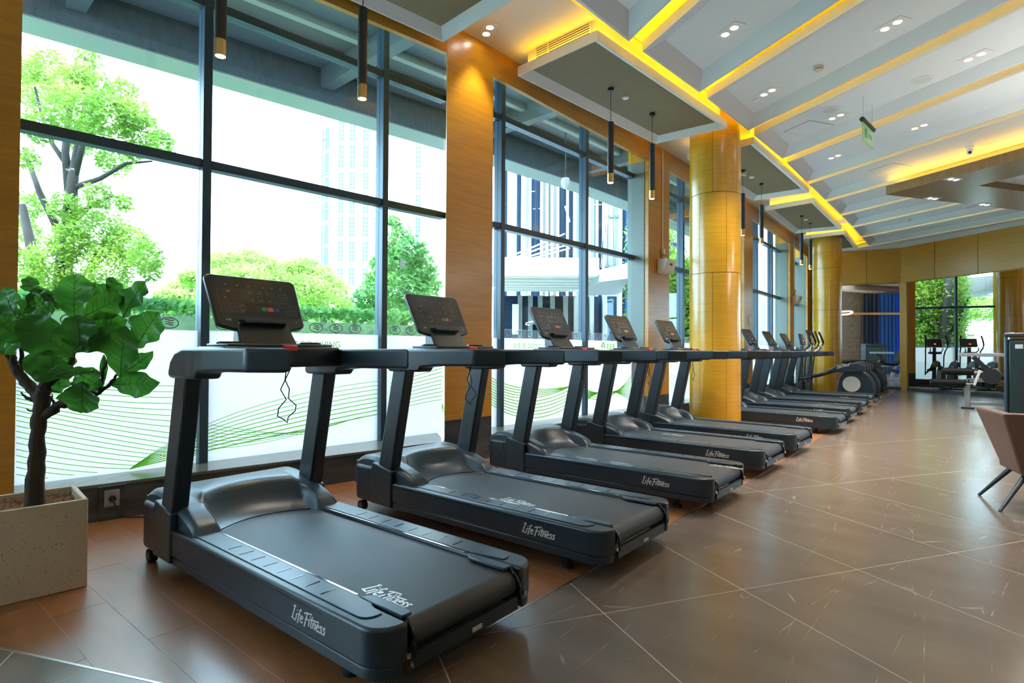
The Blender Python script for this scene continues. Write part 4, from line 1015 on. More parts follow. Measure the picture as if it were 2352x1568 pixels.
FL = [((700, 440), (705, 45), 325, .10, .05, .15), ((850, 320), (895, 115), 150, .16, .05, -.3), ((920, 270), (1050, 150), 150, .14, .0, .3), ((1150, 300), (1035, 72), 120, .12, .02, .9),
      ((1165, 430), (1365, 108), 235, .02, .06, -.35), ((770, 450), (1165, 260), 215, -.04, .08, .7), ((1290, 720), (1490, 410), 300, -.02, .02, -.15), ((335, 215), (245, 75), 130, .10, .03, .6),
      ((545, 345), (335, 150), 70, .04, .05, 1.2), ((480, 400), (300, 200), 235, .06, .02, .1), ((150, 450), (20, 185), 230, .02, .05, .1), ((200, 460), (310, 240), 170, .05, .02, -.3),
      ((660, 800), (185, 470), 300, -.10, -.04, .25), ((745, 740), (735, 430), 310, -.16, .02, .1), ((720, 770), (1115, 570), 170, -.10, .02, .6), ((1135, 1000), (1180, 545), 270, -.12, .0, .1),
      ((1160, 985), (1440, 785), 130, -.02, .02, .8), ((1060, 1085), (1485, 1075), 215, .0, -.02, .15), ((690, 970), (225, 860), 250, -.08, -.06, .2), ((880, 960), (320, 975), 120, -.14, -.05, .9),
      ((770, 1075), (775, 1345), 330, -.12, .03, .05), ((700, 960), (950, 1100), 210, -.02, .0, -.2), ((250, 670), (-30, 500), 210, -.06, -.05, .3), ((235, 700), (-20, 745), 160, -.02, .0, .5),
      ((570, 590), (250, 410), 250, .0, .04, -.2), ((760, 590), (1185, 480), 240, .02, .02, .2), ((880, 740), (1110, 640), 190, -.02, .0, -.4), ((680, 900), (560, 700), 260, .04, .0, .1),
      ((700, 700), (880, 480), 260, .06, .0, .0), ((980, 1080), (985, 810), 55, .02, .0, .9), ((1150, 640), (1000, 420), 200, .10, .0, .2), ((560, 950), (560, 1160), 240, .02, -.02, .1),
      ((930, 1000), (940, 1150), 110, .08, 0, .3), ((520, 780), (300, 720), 220, .06, .02, .2), ((60, 600), (-60, 640), 240, .03, 0, .1), ((100, 520), (-20, 360), 240, .05, 0, .2)]
for f in FL: fig_leaf(*f[:5], f[5]*.75)

# ================================================================== CROSS TRAINERS
def make_elliptical():
    t = thing('cross_trainer', '', 'cross trainer', group='black cross trainers beyond the treadmills')
    MB().box(.10, 1.95, -.05, .05, .05, .11).build('base_beam', 'black_metal', t, bevel=.01)
    for u, w in ((.10, .30), (1.90, .28)):
        MB().box(u-.035, u+.035, -w, w, .025, .075).build('cross_foot', 'black_metal', t, bevel=.01)
        for s in (1, -1): MB().cyl((u, s*w, .022), (u, s*(w+.05), .022), .022, 12).build('foot_roller', 'chrome' if u < 1 else 'rubber', t, smooth='auto')
    prof = [(.12, .13), (.085, .25), (.11, .45), (.19, .62), (.32, .74), (.52, .77), (.74, .70), (.83, .55), (.86, .35), (.86, .13)]
    for s in (1, -1):
        MB().prism(prof, min(s*.10, s*.165), max(s*.10, s*.165), 'y').build('drive_cover', 'black_plastic', t, bevel=.03, seg=3)
        MB().cyl((.55, s*.165, .42), (.55, s*.19, .42), .185, 30).build('crank_disc', 'disc_grey', t, smooth='auto')
        arm = [(.25, .72), (.27, .88), (.42, .925), (.80, .875), (1.02, .755), (1.04, .69), (.80, .70), (.45, .71)]
        c = MB().prism(arm, min(s*.205, s*.275), max(s*.205, s*.275), 'y').build('arm_cover', 'black_plastic', t, bevel=.02, seg=3)
        lg = MB(); wordmark(lg, .075, lambda p: (.84-p[0]*(1), s*.2765, .785-.12*(0)+p[1]+p[0]*.28) if s > 0 else (.5+p[0], s*.2765, .80+p[1]), .05); lg.build('arm_lettering', 'logo_silver', c, fix=False)
        MB().tube([(.95, s*.24, .735), (1.25, s*.24, .62), (1.50, s*.235, .53), (1.68, s*.22, .50)], .028, 8).build('pedal_arm', 'black_metal', t, smooth=True)
        MB().prism([(1.02, .66), (1.02, .70), (1.36, .60), (1.40, .635), (1.42, .60), (1.38, .56)], min(s*.13, s*.27), max(s*.13, s*.27), 'y').build('pedal', 'rubber', t, bevel=.008)
        MB().tube([(1.68, s*.25, .42), (1.66, s*.25, .60), (1.62, s*.25, 1.05), (1.56, s*.27, 1.22), (1.44, s*.29, 1.32), (1.40, s*.30, 1.42), (1.46, s*.29, 1.60), (1.50, s*.27, 1.70)], .019, 8).build('swing_handle', 'black_metal', t, smooth=True)
        MB().tube([(1.40, s*.30, 1.42), (1.46, s*.29, 1.60), (1.50, s*.27, 1.70), (1.505, s*.265, 1.715)], .025, 8).build('handle_grip', 'rubber', t, smooth=True)
        MB().tube([(1.66, s*.06, 1.15), (1.55, s*.14, 1.17), (1.42, s*.17, 1.25), (1.42, s*.17, 1.36)], .017, 8).build('fixed_handle', 'chrome', t, smooth=True)
    MB().hexa([(1.66, -.06, .08), (1.80, -.05, .08), (1.80, .05, .08), (1.66, .06, .08)], [(1.62, -.045, 1.34), (1.70, -.04, 1.34), (1.70, .04, 1.34), (1.62, .045, 1.34)]).build('front_post', 'grey_plastic', t, bevel=.015)
    MB().box(1.50, 1.72, -.17, .17, 1.12, 1.20).build('accessory_tray', 'black_plastic', t, bevel=.03, seg=3)
    c = MB(); c.hexa([(1.60, -.22, 1.36), (1.655, -.22, 1.345), (1.655, .22, 1.345), (1.60, .22, 1.36)], [(1.675, -.21, 1.64), (1.72, -.21, 1.625), (1.72, .21, 1.625), (1.675, .21, 1.64)])
    con = c.build('console', 'black_plastic', t, bevel=.02, seg=3)
    MB().add([(1.6065, -.19, 1.40), (1.6065, .19, 1.40), (1.665, .18, 1.615), (1.665, -.18, 1.615)], [(0, 1, 2, 3)]).build('screen', 'screen_glass', con)
    MB().add([(1.612, -.02, 1.44), (1.612, .035, 1.44), (1.620, .035, 1.465), (1.620, -.02, 1.465)], [(0, 1, 2, 3)]).build('red_readout', 'display_red', con)
    return t
e0 = make_elliptical()
EP = [(-2.47, 15.62, 3.2), (-2.55, 16.72, 3.4), (-2.76, 18.85, 3.8), (-2.86, 19.78, 4.0)]
EL = ['nearest black cross trainer with a pale crank disc, next to the last treadmill', 'second black cross trainer from the treadmills', 'third black cross trainer, past the far round column', 'black cross trainer closest to the mirror wall']
for i, ((x, y, a), lab) in enumerate(zip(EP, EL)):
    o = e0 if i == 0 else copy_tree(e0)
    o.location = (x, y, 0); o.rotation_euler = (0, 0, PI+math.radians(a)); o['label'] = lab

# ================================================================== LOUNGE CHAIR
ZTOP = .74
A = G(2238, 933, ZTOP).xy; B = G(2302, 950, ZTOP).xy; ed = (A-B).normalized(); ew = Vector((ed.y, -ed.x)); ew = ew if ew.x > 0 else -ew
WID, LN = .78, max(.6, (A-B).length)
ch = thing('lounge_chair', 'brown leather lounge chair with dark splayed legs at the right edge', 'armchair', (B.x, B.y, 0))
def CP(a, b): v = ed*a+ew*b; return (v.x, v.y)
def slab(name, pts_top, pts_bot, zt_, zb_, mat='leather', bev=.018):
    return MB().hexa([(*p, zb_) for p in pts_bot], [(*p, zt_) for p in pts_top]).build(name, mat, ch, bevel=bev, seg=3)
I = .16; k = .09
slab('left_side', [CP(0, 0), CP(LN, 0), CP(LN, k), CP(0, k)], [CP(I, I), CP(LN-.05, I), CP(LN-.05, I+k), CP(I, I+k)], ZTOP-.0, .27)
slab('right_side', [CP(0, WID-k), CP(LN, WID-k), CP(LN, WID), CP(0, WID)], [CP(I, WID-I-k), CP(LN-.05, WID-I-k), CP(LN-.05, WID-I), CP(I, WID-I)], ZTOP, .27)
slab('back', [CP(0, k*.5), CP(k, k*.5), CP(k, WID-k*.5), CP(0, WID-k*.5)], [CP(I, I+.04), CP(I+k, I+.04), CP(I+k, WID-I-.04), CP(I, WID-I-.04)], ZTOP+.002, .27)
slab('seat', [CP(I-.02, I+.02), CP(LN+.05, I+.02), CP(LN+.05, WID-I-.02), CP(I-.02, WID-I-.02)], [CP(I, I), CP(LN, I), CP(LN, WID-I), CP(I, WID-I)], .42, .262)
for (a, b, fa, fb) in ((I+.08, I+.06, .06, -.0), (LN-.10, I+.06, LN-.02, .02), (I+.08, WID-I-.06, .06, WID), (LN-.10, WID-I-.06, LN-.02, WID-.02)):
    p = (*CP(a, b), .27); q_ = (*CP(fa, fb), .0); MB().cyl(p, q_, .020, 10, .011).build('leg', 'leg_metal', ch, smooth='auto')

# ================================================================== LEG MACHINE AND WEIGHT TOWERS
def weight_tower(label, x, y, rz):
    t = thing('weight_tower', label, 'gym machine', (x, y, 0), rz)
    MB().box(-.36, .36, -.17, .17, .02, 1.42).build('shroud', 'tower_shroud', t, bevel=.05, seg=3)
    for s in (1, -1): MB().box(s*.37-.025, s*.37+.025, -.19, .19, 0, 1.48).build('side_post', 'grey_plastic', t, bevel=.02, seg=2)
    MB().box(-.40, .40, -.20, .20, 1.46, 1.53).build('top_cap', 'black_plastic', t, bevel=.025, seg=3)
    MB().box(-.03, .03, -.185, -.168, .2, 1.4).build('weight_slot', 'gloss_black', t)
    for i in range(10): MB().box(-.20, .20, -.178, -.168, .25+.075*i, .31+.075*i).build('weight_plate', 'black_metal', t)
    for s in (1, -1): MB().box(s*.2-.05, s*.2+.05, -.176, -.169, 1.26, 1.33).build('instruction_label', 'print_white', t)
    return t
tw = G(2350, 955); 
weight_tower('dark green weight tower at the right edge behind the lounge chair', .18, 13.0, math.radians(-4))
lx, ly = -.86, 15.4
t = thing('leg_machine', 'leg extension machine with black rollers before the mirror wall', 'gym machine', (lx, ly, 0))
def bar(name, p, q_, w, mat, h=None): 
    p = Vector(p); q_ = Vector(q_); d = (q_-p).normalized(); a = Vector((0, 0, 1)) if abs(d.z) < .9 else Vector((1, 0, 0)); s = d.cross(a).normalized(); u = s.cross(d)
    h = h or w; c = [s*w/2+u*h/2, -s*w/2+u*h/2, -s*w/2-u*h/2, s*w/2-u*h/2]
    return MB().hexa([p+v for v in c], [q_+v for v in c]).build(name, mat, t, bevel=.008)
bar('front_leg', (0, 0, .0), (0, 0, .62), .08, 'frame_silver', .10); MB().box(-.10, .12, -.10, .10, 0, .035).build('foot_plate', 'black_metal', t, bevel=.005)
bar('floor_rail', (0, 0, .12), (.95, .05, .12), .07, 'frame_silver'); bar('seat_post', (.62, 0, .02), (.78, 0, .62), .10, 'frame_silver'); bar('rear_leg', (.95, .05, 0), (.95, .05, .5), .08, 'frame_silver')
bar('seat_beam', (.0, 0, .60), (.95, 0, .64), .08, 'frame_silver')
MB().hexa([(.30, -.22, .66), (.80, -.22, .62), (.80, .22, .62), (.30, .22, .66)], [(.30, -.22, .75), (.80, -.22, .71), (.80, .22, .71), (.30, .22, .75)]).build('seat_pad', 'pad_vinyl', t, bevel=.03, seg=3)
MB().hexa([(.78, -.22, .72), (.88, -.22, .72), (.88, .22, .72), (.78, .22, .72)], [(.98, -.20, 1.28), (1.07, -.20, 1.28), (1.07, .20, 1.28), (.98, .20, 1.28)]).build('back_pad', 'pad_vinyl', t, bevel=.03, seg=3)
for z, x0, x1, nm in ((.54, -.62, -.02, 'shin_roller'), (.78, -.42, .12, 'thigh_roller')):
    r_ = MB().cyl((x0, -.12, z), (x1, -.12, z), .075, 20).build(nm, 'pad_vinyl', t, bevel=.015, seg=2); MB().cyl((x0-.01, -.12, z), (x1+.15, -.12, z), .022, 10).build('axle', 'chrome', r_)
bar('top_handle', (-.15, -.05, 1.14), (.75, -.05, 1.14), .075, 'frame_silver'); bar('handle_strut', (.10, -.05, 1.10), (.42, -.02, .72), .09, 'black_metal'); bar('lever_arm', (.12, -.12, .50), (.22, -.12, .82), .05, 'white_plastic')
MB().cyl((.40, -.16, .70), (.40, -.26, .70), .16, 24).build('cam_wheel', 'black_metal', t, smooth='auto'); bar('cable_guard', (.45, .05, .45), (1.1, .1, .38), .12, 'black_metal')
MB().cyl((.9, -.1, .75), (.9, -.1, .62), .06, 12).build('adjuster_knob', 'black_metal', t, smooth='auto')

# ================================================================== WHAT THE FAR MIRROR SHOWS OF THE ROOM BEHIND US
sw = MB().box(1.0, 2.5, 6.55, 6.75, 0, ZT+.1).build('wall_stone', 'ledge_stone'); tag(sw, kind='structure')
for r in range(26):
    x = 1.0+random.uniform(-.3, 0)
    while x < 2.5:
        w = random.uniform(.25, .6); a, b = max(1.0, x), min(2.5, x+w-.012)
        if b-a > .06: MB().box(a, b, 6.74, 6.76+random.uniform(.005, .045), .005+r*.165, r*.165+.155).build('ledge_stone', 'ledge_stone', sw)
        x += w
sw2 = MB().box(2.5, 9.8, 6.55, 6.75, 0, ZT+.1).build('wall_partition', 'wood_panel'); tag(sw2, kind='structure')
cu = thing('blue_curtain', 'tall blue curtain with brighter stripes, seen in the mirror', 'curtain', (2.5, 6.95, 0))
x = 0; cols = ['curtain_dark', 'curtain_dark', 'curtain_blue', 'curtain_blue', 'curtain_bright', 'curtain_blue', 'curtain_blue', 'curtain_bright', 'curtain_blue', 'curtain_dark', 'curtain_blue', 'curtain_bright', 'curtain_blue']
for i, cm in enumerate(cols):
    w = .42 if cm != 'curtain_bright' else .30
    rows = [[(x+w*j/10, .05*math.sin(j*PI/2.5+i), z) for j in range(11)] for z in (.03, 1.4, 2.8, 4.35)]
    MB().grid(rows).build('curtain_width', cm, cu, smooth=True, fix=False); x += w
tag(MB().box(1.0, 8.5, 7.05, 7.15, 3.18, 3.30).build('wood_rail', 'wood_column'), 'long horizontal wood rail before the curtain, seen in the mirror', 'rail')
weight_tower('weight tower before the stone wall, seen in the mirror', 2.55, 8.4, PI)

# ================================================================== OUTDOORS
def outpt(px, py, R):                                 # point on the pixel ray at plan range R
    r = ray(px, py); t = R/math.hypot(r[0], r[1]); return Vector((r[0]*t, r[1]*t, CAMH+r[2]*t))
lawn = MB().add([(-400, -300, -.3), (-5.6, -300, -.3), (-5.6, 24, -.3), (-6, 400, -.3), (-400, 400, -.3)], [(0, 1, 2, 3, 4)]).build('forecourt', 'paving'); tag(lawn, 'pale paved forecourt outside the windows', 'paving', kind='structure')
tag(MB().add([(-30, -12, -.285), (-10.2, -12, -.285), (-10.2, 9.5, -.285), (-30, 14, -.285)], [(0, 1, 2, 3)]).build('lawn', 'grass'), 'green lawn around the hedge', 'lawn', kind='structure')
tag(MB().add([(-9.2, -20, -.28), (-5.62, -20, -.28), (-5.62, 40, -.28), (-9.2, 40, -.28)], [(0, 1, 2, 3)]).build('terrace', 'paving'), 'pale paved terrace right outside the glass', 'paving', kind='structure')
# canopy over the terrace
ZE = 4.78
ep = [G(px, py, ZE) for px, py in ((47, 73), (463, 189), (866, 302), (1017, 345), (1165.5, 393), (1325.5, 443), (1353, 453), (1460, 492))]
d0 = (ep[1]-ep[0]).normalized(); d1 = Vector((-.06, 1, 0)).normalized()
ep = [ep[0]-d0*6]+ep+[ep[-1]+d1*4.2]
cano = thing('entrance_canopy', 'blue grey canopy running along the outside of the windows', 'canopy')
m = MB(); m2 = MB(); m3 = MB()
for a, b in zip(ep[:-1], ep[1:]):
    o = Vector((.48, .1, 0)); z1 = ZE+.62
    m.hexa([(a.x, a.y, ZE), (a.x+o.x, a.y+o.y, ZE), (b.x+o.x, b.y+o.y, ZE), (b.x, b.y, ZE)], [(a.x, a.y, ZE+.02), (a.x+o.x, a.y+o.y, ZE+.02), (b.x+o.x, b.y+o.y, ZE+.02), (b.x, b.y, ZE+.02)])
    m2.hexa([(a.x, a.y, ZE+.021), (a.x+o.x, a.y+o.y, ZE+.021), (b.x+o.x, b.y+o.y, ZE+.021), (b.x, b.y, ZE+.021)], [(a.x, a.y, z1), (a.x+o.x, a.y+o.y, z1), (b.x+o.x, b.y+o.y, z1), (b.x, b.y, z1)])
m.build('lit_edge_underside', 'canopy_pale', cano); m2.build('edge_beam', 'canopy_soffit', cano)  # beam underside coloured paler, as if lit from the ground
MB().prism([(p.x+.2, p.y) for p in ep]+[(-4.75, ep[-1].y), (-4.75, 3), (-5.0, ep[0].y)], ZE+.5, ZE+.75).build('soffit_slab', 'canopy_soffit', cano)
for y in np.arange(-1.5, ep[-1].y-.3, 2.9):
    xe = interp(y, [p.y for p in ep], [p.x for p in ep]); MB().box(xe+.45, GX(y)-.2, y-.09, y+.09, ZE+.22, ZE+.52).build('cross_beam', 'canopy_soffit', cano)
for k, fr in enumerate((.22, .45, .68)):
    q0 = [(lerp(p.x+.5, GX(min(20, max(-5, p.y)))-.2, fr), p.y) for p in ep]
    mm = MB()
    for a, b in zip(q0[:-1], q0[1:]): mm.hexa([(a[0]-.05, a[1], ZE+.40), (a[0]+.05, a[1], ZE+.40), (b[0]+.05, b[1], ZE+.40), (b[0]-.05, b[1], ZE+.40)], [(a[0]-.05, a[1], ZE+.505), (a[0]+.05, a[1], ZE+.505), (b[0]+.05, b[1], ZE+.505), (b[0]-.05, b[1], ZE+.505)])
    mm.build('purlin', 'canopy_pale' if k == 1 else 'canopy_soffit', cano)
v = AT(1299, 424, -6.9, 8.0); t = thing('outdoor_camera', 'white outdoor dome camera under the canopy beyond the second bay', 'camera', v)
MB().lathe([(.07, .12), (.085, .06), (.08, 0), (.05, -.06), (.02, -.08)], 16).build('dome', 'white_plastic', t, smooth='auto'); MB().cyl((0, 0, .1), (0, 0, ZE+.5-v.z), .012, 8).build('stem', 'canopy_soffit', t)

def tree(name, label, base, blobs, trunks, depth_xy, nleaf, lsz, mat, flat=1., jit=1.2, group='trees outside the windows', pad=1.):
    t = thing(name, label, 'tree', base, group=group); b0 = Vector(base)
    d = depth_xy[0]*FW[0]+depth_xy[1]*FW[1]
    def p3(px, py, dd=0): r = ray(px, py); k = (d+dd)/FPX; return Vector((r[0]*k, r[1]*k, CAMH+r[2]*k))-b0
    for k, (pts, rs) in enumerate(trunks):
        pts3 = [p3(*p) for p in pts]
        if k == 0: pts3 = [Vector((0, 0, 0))]+pts3; rs = [rs[0]*1.1]+list(rs)
        MB().tube(pts3, rs, 8).build('trunk' if k == 0 else 'branch', 'tree_bark', t, smooth=True)
    tot = sum(b[2]**2 for b in blobs); vs = []; fs = []
    for px, py, r in blobs:
        R = r*pad*d/FPX; c = p3(px, py, random.uniform(-jit, jit)); n = int(nleaf*r*r/tot)
        for _ in range(n):
            u = Vector((random.gauss(0, 1), random.gauss(0, 1), random.gauss(0, 1))).normalized()*R*random.uniform(.25, 1.0)**.5
            u.z *= flat
            if random.random() < .25: u *= 1.15
            p = c+u; a = Vector((random.gauss(0, 1), random.gauss(0, 1), random.gauss(0, .6))).normalized(); b = a.orthogonal().normalized(); b = Matrix.Rotation(random.uniform(0, 6.28), 3, a) @ b
            s = lsz*random.uniform(.6, 1.3); o = len(vs)
            vs += [p-a*s, p+b*s*.42, p+a*s, p-b*s*.42]; fs.append((o, o+1, o+2, o+3))
    tag(MB().add(vs, fs).build('foliage', mat, t, fix=False), kind='stuff')
    return t
random.seed(11)
bt = outpt(142, 800, 12.6); bt.z = -.3
tree('street_tree', 'tall airy tree outside the nearest window, left of the first mullion', bt,
     [(62, 160, 34), (110, 150, 40), (200, 135, 30), (190, 175, 30), (150, 195, 42), (90, 215, 45), (225, 200, 35), (285, 210, 28), (170, 250, 55), (245, 265, 50), (305, 262, 34), (325, 305, 40), (372, 330, 28), (90, 290, 35), (62, 365, 26), (180, 325, 34), (262, 365, 38), (305, 352, 20), (68, 470, 34), (150, 475, 34), (225, 450, 30), (285, 465, 18), (225, 535, 62), (295, 560, 48), (335, 590, 36), (160, 555, 42), (62, 530, 34), (120, 605, 50), (250, 615, 52), (345, 620, 26), (60, 610, 40), (190, 690, 60), (90, 690, 50), (280, 690, 50)],
     [([(138, 800), (138, 700), (148, 600), (160, 500), (166, 420), (172, 380), (180, 320), (192, 250), (205, 180)], [.17, .15, .13, .11, .09, .07, .05, .03, .015]), ([(168, 400), (120, 330), (95, 260), (80, 200)], [.05, .04, .03, .015]), ([(158, 520), (210, 470), (260, 450), (300, 465)], [.05, .04, .025, .012]), ([(180, 320), (230, 300), (290, 290), (350, 310)], [.04, .03, .02, .01]), ([(100, 800), (96, 690), (60, 600), (40, 560)], [.05, .045, .035, .02]), ([(166, 420), (190, 330), (215, 280), (250, 240)], [.07, .05, .04, .02]), ([(160, 440), (150, 350), (160, 250), (190, 170), (195, 130)], [.08, .06, .05, .03, .02]),
      ([(172, 430), (230, 410), (290, 375), (350, 370)], [.05, .04, .03, .015]), ([(82, 1010), (80, 650), (70, 560), (50, 470)], [.12, .1, .08, .06]), ([(150, 560), (90, 440), (55, 340)], [.07, .05, .03]), ([(200, 960), (185, 660), (215, 600), (250, 540)], [.07, .06, .05, .03])],
     bt.xy, 24000, .044, 'tree_leaf', jit=1.1)
for i, (lab, cx, R, bl, tr, n, ls, mt) in enumerate((
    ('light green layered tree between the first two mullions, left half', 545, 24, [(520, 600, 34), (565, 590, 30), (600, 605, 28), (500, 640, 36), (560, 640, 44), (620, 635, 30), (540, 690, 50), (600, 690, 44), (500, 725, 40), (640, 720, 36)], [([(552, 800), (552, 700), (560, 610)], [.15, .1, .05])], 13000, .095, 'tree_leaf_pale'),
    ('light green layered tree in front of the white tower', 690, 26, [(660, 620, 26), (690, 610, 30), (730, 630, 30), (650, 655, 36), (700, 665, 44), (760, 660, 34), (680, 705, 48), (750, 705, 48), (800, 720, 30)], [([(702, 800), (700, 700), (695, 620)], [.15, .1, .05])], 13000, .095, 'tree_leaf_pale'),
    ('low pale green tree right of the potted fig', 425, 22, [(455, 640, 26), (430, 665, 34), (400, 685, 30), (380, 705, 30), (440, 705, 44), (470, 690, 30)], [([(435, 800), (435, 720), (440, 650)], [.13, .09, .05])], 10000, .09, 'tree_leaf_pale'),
    ('dense darker tree just left of the wide wood pillar', 925, 19, [(905, 510, 14), (920, 540, 24), (945, 575, 30), (900, 575, 26), (880, 610, 26), (925, 615, 40), (965, 620, 34), (985, 650, 28), (870, 650, 34), (930, 670, 50), (850, 690, 34), (900, 715, 50), (975, 700, 42), (840, 730, 36), (1000, 715, 26)], [([(925, 800), (925, 700), (925, 560)], [.2, .15, .05])], 8000, .10, 'tree_leaf_dark'))):
    b = outpt(cx, 800, R); b.z = -.3
    tree('garden_tree', lab, b, bl, tr, b.xy, n, ls, mt, flat=.5 if i < 3 else .8, jit=1.6, pad=1.45 if i < 3 else 1.15)
# hedge outside the near bays
def hedge(label, pts, h, w, n, mt='tree_leaf'):
    t = thing('hedge', label, 'hedge', (pts[0][0], pts[0][1], -.3)); o0 = Vector((pts[0][0], pts[0][1], -.3)); vs = []; fs = []
    core = MB()
    for a, b in zip(pts[:-1], pts[1:]):
        a, b = Vector((*a, 0)), Vector((*b, 0)); d = (b-a); L = d.length; d.normalize(); nn = Vector((-d.y, d.x, 0))
        c = [a-nn*w*.38, b-nn*w*.38, b+nn*w*.38, a+nn*w*.38]; core.hexa([p-Vector((o0.x, o0.y, 0)) for p in c], [p-Vector((o0.x, o0.y, -h*.9)) for p in c])
        for _ in range(n):
            s = random.uniform(0, L); k = random.random()
            off, z = (random.uniform(-.5, .5)*w, h+random.uniform(-.1, .06)) if k < .4 else (random.choice((-.5, .5))*w*random.uniform(.8, 1.05), random.uniform(0, h))
            p = a+d*s+nn*off+Vector((0, 0, z))-Vector((o0.x, o0.y, 0)); u = Vector((random.gauss(0, 1), random.gauss(0, 1), random.gauss(0, 1))).normalized(); q_ = u.orthogonal().normalized()
            sz = random.uniform(.05, .11); i = len(vs); vs += [p-u*sz, p+q_*sz*.5, p+u*sz, p-q_*sz*.5]; fs.append((i, i+1, i+2, i+3))
    core.build('hedge_core', 'grass', t); tag(MB().add(vs, fs).build('hedge_leaves', mt, t, fix=False), kind='stuff')
hedge('long clipped hedge beyond the frosted film of the nearest bay', [(-11.3, -6), (-10.9, 3), (-10.5, 8.8)], 2.25, 1.0, 4200, 'tree_leaf_dark')
# greenery seen in the far mirror through the last bay
for i, (x, y, lab) in enumerate(((-7.9, 19.55, 'thick trunked tree outside the last window bay, seen in the mirror, right of the other'), (-8.1, 18.05, 'leafy tree outside the last window bay, seen in the mirror, left of the other'), (-9.6, 18.1, 'dense green tree behind two others, seen in the mirror'))):
    t = thing('garden_tree', lab, 'tree', (x, y, -.3), group='trees outside the windows')
    MB().tube([(0, 0, 0), (.02, .03, 1.2), (-.03, .05, 2.4), (.05, .0, 3.6), (.1, -.1, 5)], [.24, .19, .17, .15, .1], 9).build('trunk', 'tree_bark', t, smooth=True)
    for s in (1, -1): MB().tube([(0, .03, 1.9), (-.1, s*.4, 2.7), (-.2, s*.8, 3.6)], [.08, .06, .03], 7).build('branch', 'tree_bark', t, smooth=True)
    vs = []; fs = []
    for _ in range(9000 if i < 2 else 16000):
        p = Vector((random.gauss(-.45, .3), random.uniform(-.8, .8), random.uniform(.6, 4.6))) if i < 2 else Vector((random.gauss(0, .3), random.uniform(-1.05, 1.05), random.uniform(.3, 6))); u = Vector((random.gauss(0, 1), random.gauss(0, 1), random.gauss(0, .7))).normalized(); q_ = u.orthogonal().normalized(); sz = random.uniform(.05, .10); k = len(vs)
        vs += [p-u*sz, p+q_*sz*.45, p+u*sz, p-q_*sz*.45]; fs.append((k, k+1, k+2, k+3))
    tag(MB().add(vs, fs).build('foliage', 'tree_leaf', t, fix=False), kind='stuff')

# white tower block far away
def building_frame(px, R):
    c = outpt(px, 800, R); f = Vector((-c.x, -c.y, 0)).normalized(); s = Vector((-f.y, f.x, 0)); return c, f, s
c, f, s = building_frame(853, 160); dpt = 160*math.cos(math.atan((853-CX)/FPX)); ppm = FPX/dpt
right = Vector((RW[0], RW[1], 0)).normalized()
tower = thing('tower_block', 'tall white tower block with teal windows beyond the trees', 'building', (c.x, c.y, -.3)); rzT = math.atan2(right.y, right.x)
tower.rotation_euler = (0, 0, rzT)
def tx(px): return (px-853)/ppm*1.0
MB().box(tx(765), tx(985), 0, 22, 0, 82).build('main_block', 'tower_white', tower)
cyx = tx(765); rad = (tx(765)-tx(722)); MB().prism(arc(cyx, 6, rad, PI/2, 1.5*PI, 12)+[(cyx, 6-rad*1.0)], 0, 78).build('round_bay', 'tower_white', tower, smooth='auto')
for z in (20, 30, 40, 50, 60, 70): MB().prism(arc(cyx, 6, rad+.25, PI/2, 1.5*PI, 12), z, z+.35).build('cornice', 'tower_grey', tower)
wmesh = MB().box(-.5, .5, -.12, .05, 0, 1).mesh('window'); wmesh.materials.append(M['tower_glass'])
bars = MB(); [bars.box(-.5+.5*i-.03, -.5+.5*i+.03, -.2, -.1, 0, 1) for i in range(3)]; [bars.box(-.5, .5, -.2, -.1, .2*j-.012, .2*j+.012) for j in range(6)]
bmesh_ = bars.mesh('glazing_bars'); bmesh_.materials.append(M['tower_white'])
for px, wpx in ((780, 13), (806, 14), (837, 14), (862, 7), (902, 13), (958, 12)):
    for y0, y1 in ((278, 325), (335, 388), (397, 437), (448, 492), (500, 546), (557, 604), (618, 664)):
        if px in (902,) and y0 < 500: continue
        z0 = CAMH+.3+(803-y1)/ppm; z1 = CAMH+.3+(803-y0)/ppm
        o = bpy.data.objects.new('window', wmesh); COL.objects.link(o); o.parent = tower; o.location = (tx(px), 0, z0); o.scale = (wpx/ppm, 1, z1-z0)
        b = bpy.data.objects.new('glazing_bars', bmesh_); COL.objects.link(b); b.parent = o
for px, ang_ in ((727, 1.18), (742, 1.33)):
    for y0, y1 in ((290, 340), (347, 400), (405, 455), (462, 505), (515, 560), (568, 610)):
        z0 = CAMH+.3+(803-y1)/ppm; z1 = CAMH+.3+(803-y0)/ppm; a = PI+math.acos(max(-1, min(1, -(tx(px)-cyx)/rad)))
        o = bpy.data.objects.new('window', wmesh); COL.objects.link(o); o.parent = tower; o.location = (cyx+rad*math.cos(a), 6+rad*math.sin(a), z0); o.rotation_euler = (0, 0, a+PI/2); o.scale = (1.6, 1, z1-z0)
def block(label, px, R, w, dep, h, mat, nx, nz, ww, wh, gm='tower_glass'):
    c, f, s = building_frame(px, R); t = thing('apartment_block', label, 'building', (c.x, c.y, -.3)); t.rotation_euler = (0, 0, rzT)
    MB().box(-w/2, w/2, 0, dep, 0, h).build('walls', mat, t)
    m = MB()
    for i in range(nx):
        for j in range(nz): x = -w/2+w*(i+.5)/nx; z = h*(j+.5)/nz; m.box(x-ww/2, x+ww/2, -.1, .1, z-wh/2, z+wh/2)
    tag(m.build('window_grid', gm, t), kind='stuff')
block('pale slab block with small windows right of the white tower', 1004, 130, 4.8, 14, 62, 'tower_white', 4, 34, .6, 1.1, 'tower_grey')
block('small distant bluish apartment block left of the white tower', 684, 230, 13, 12, 47, 'tower_grey', 7, 16, 1.0, 1.7, 'tower_white')

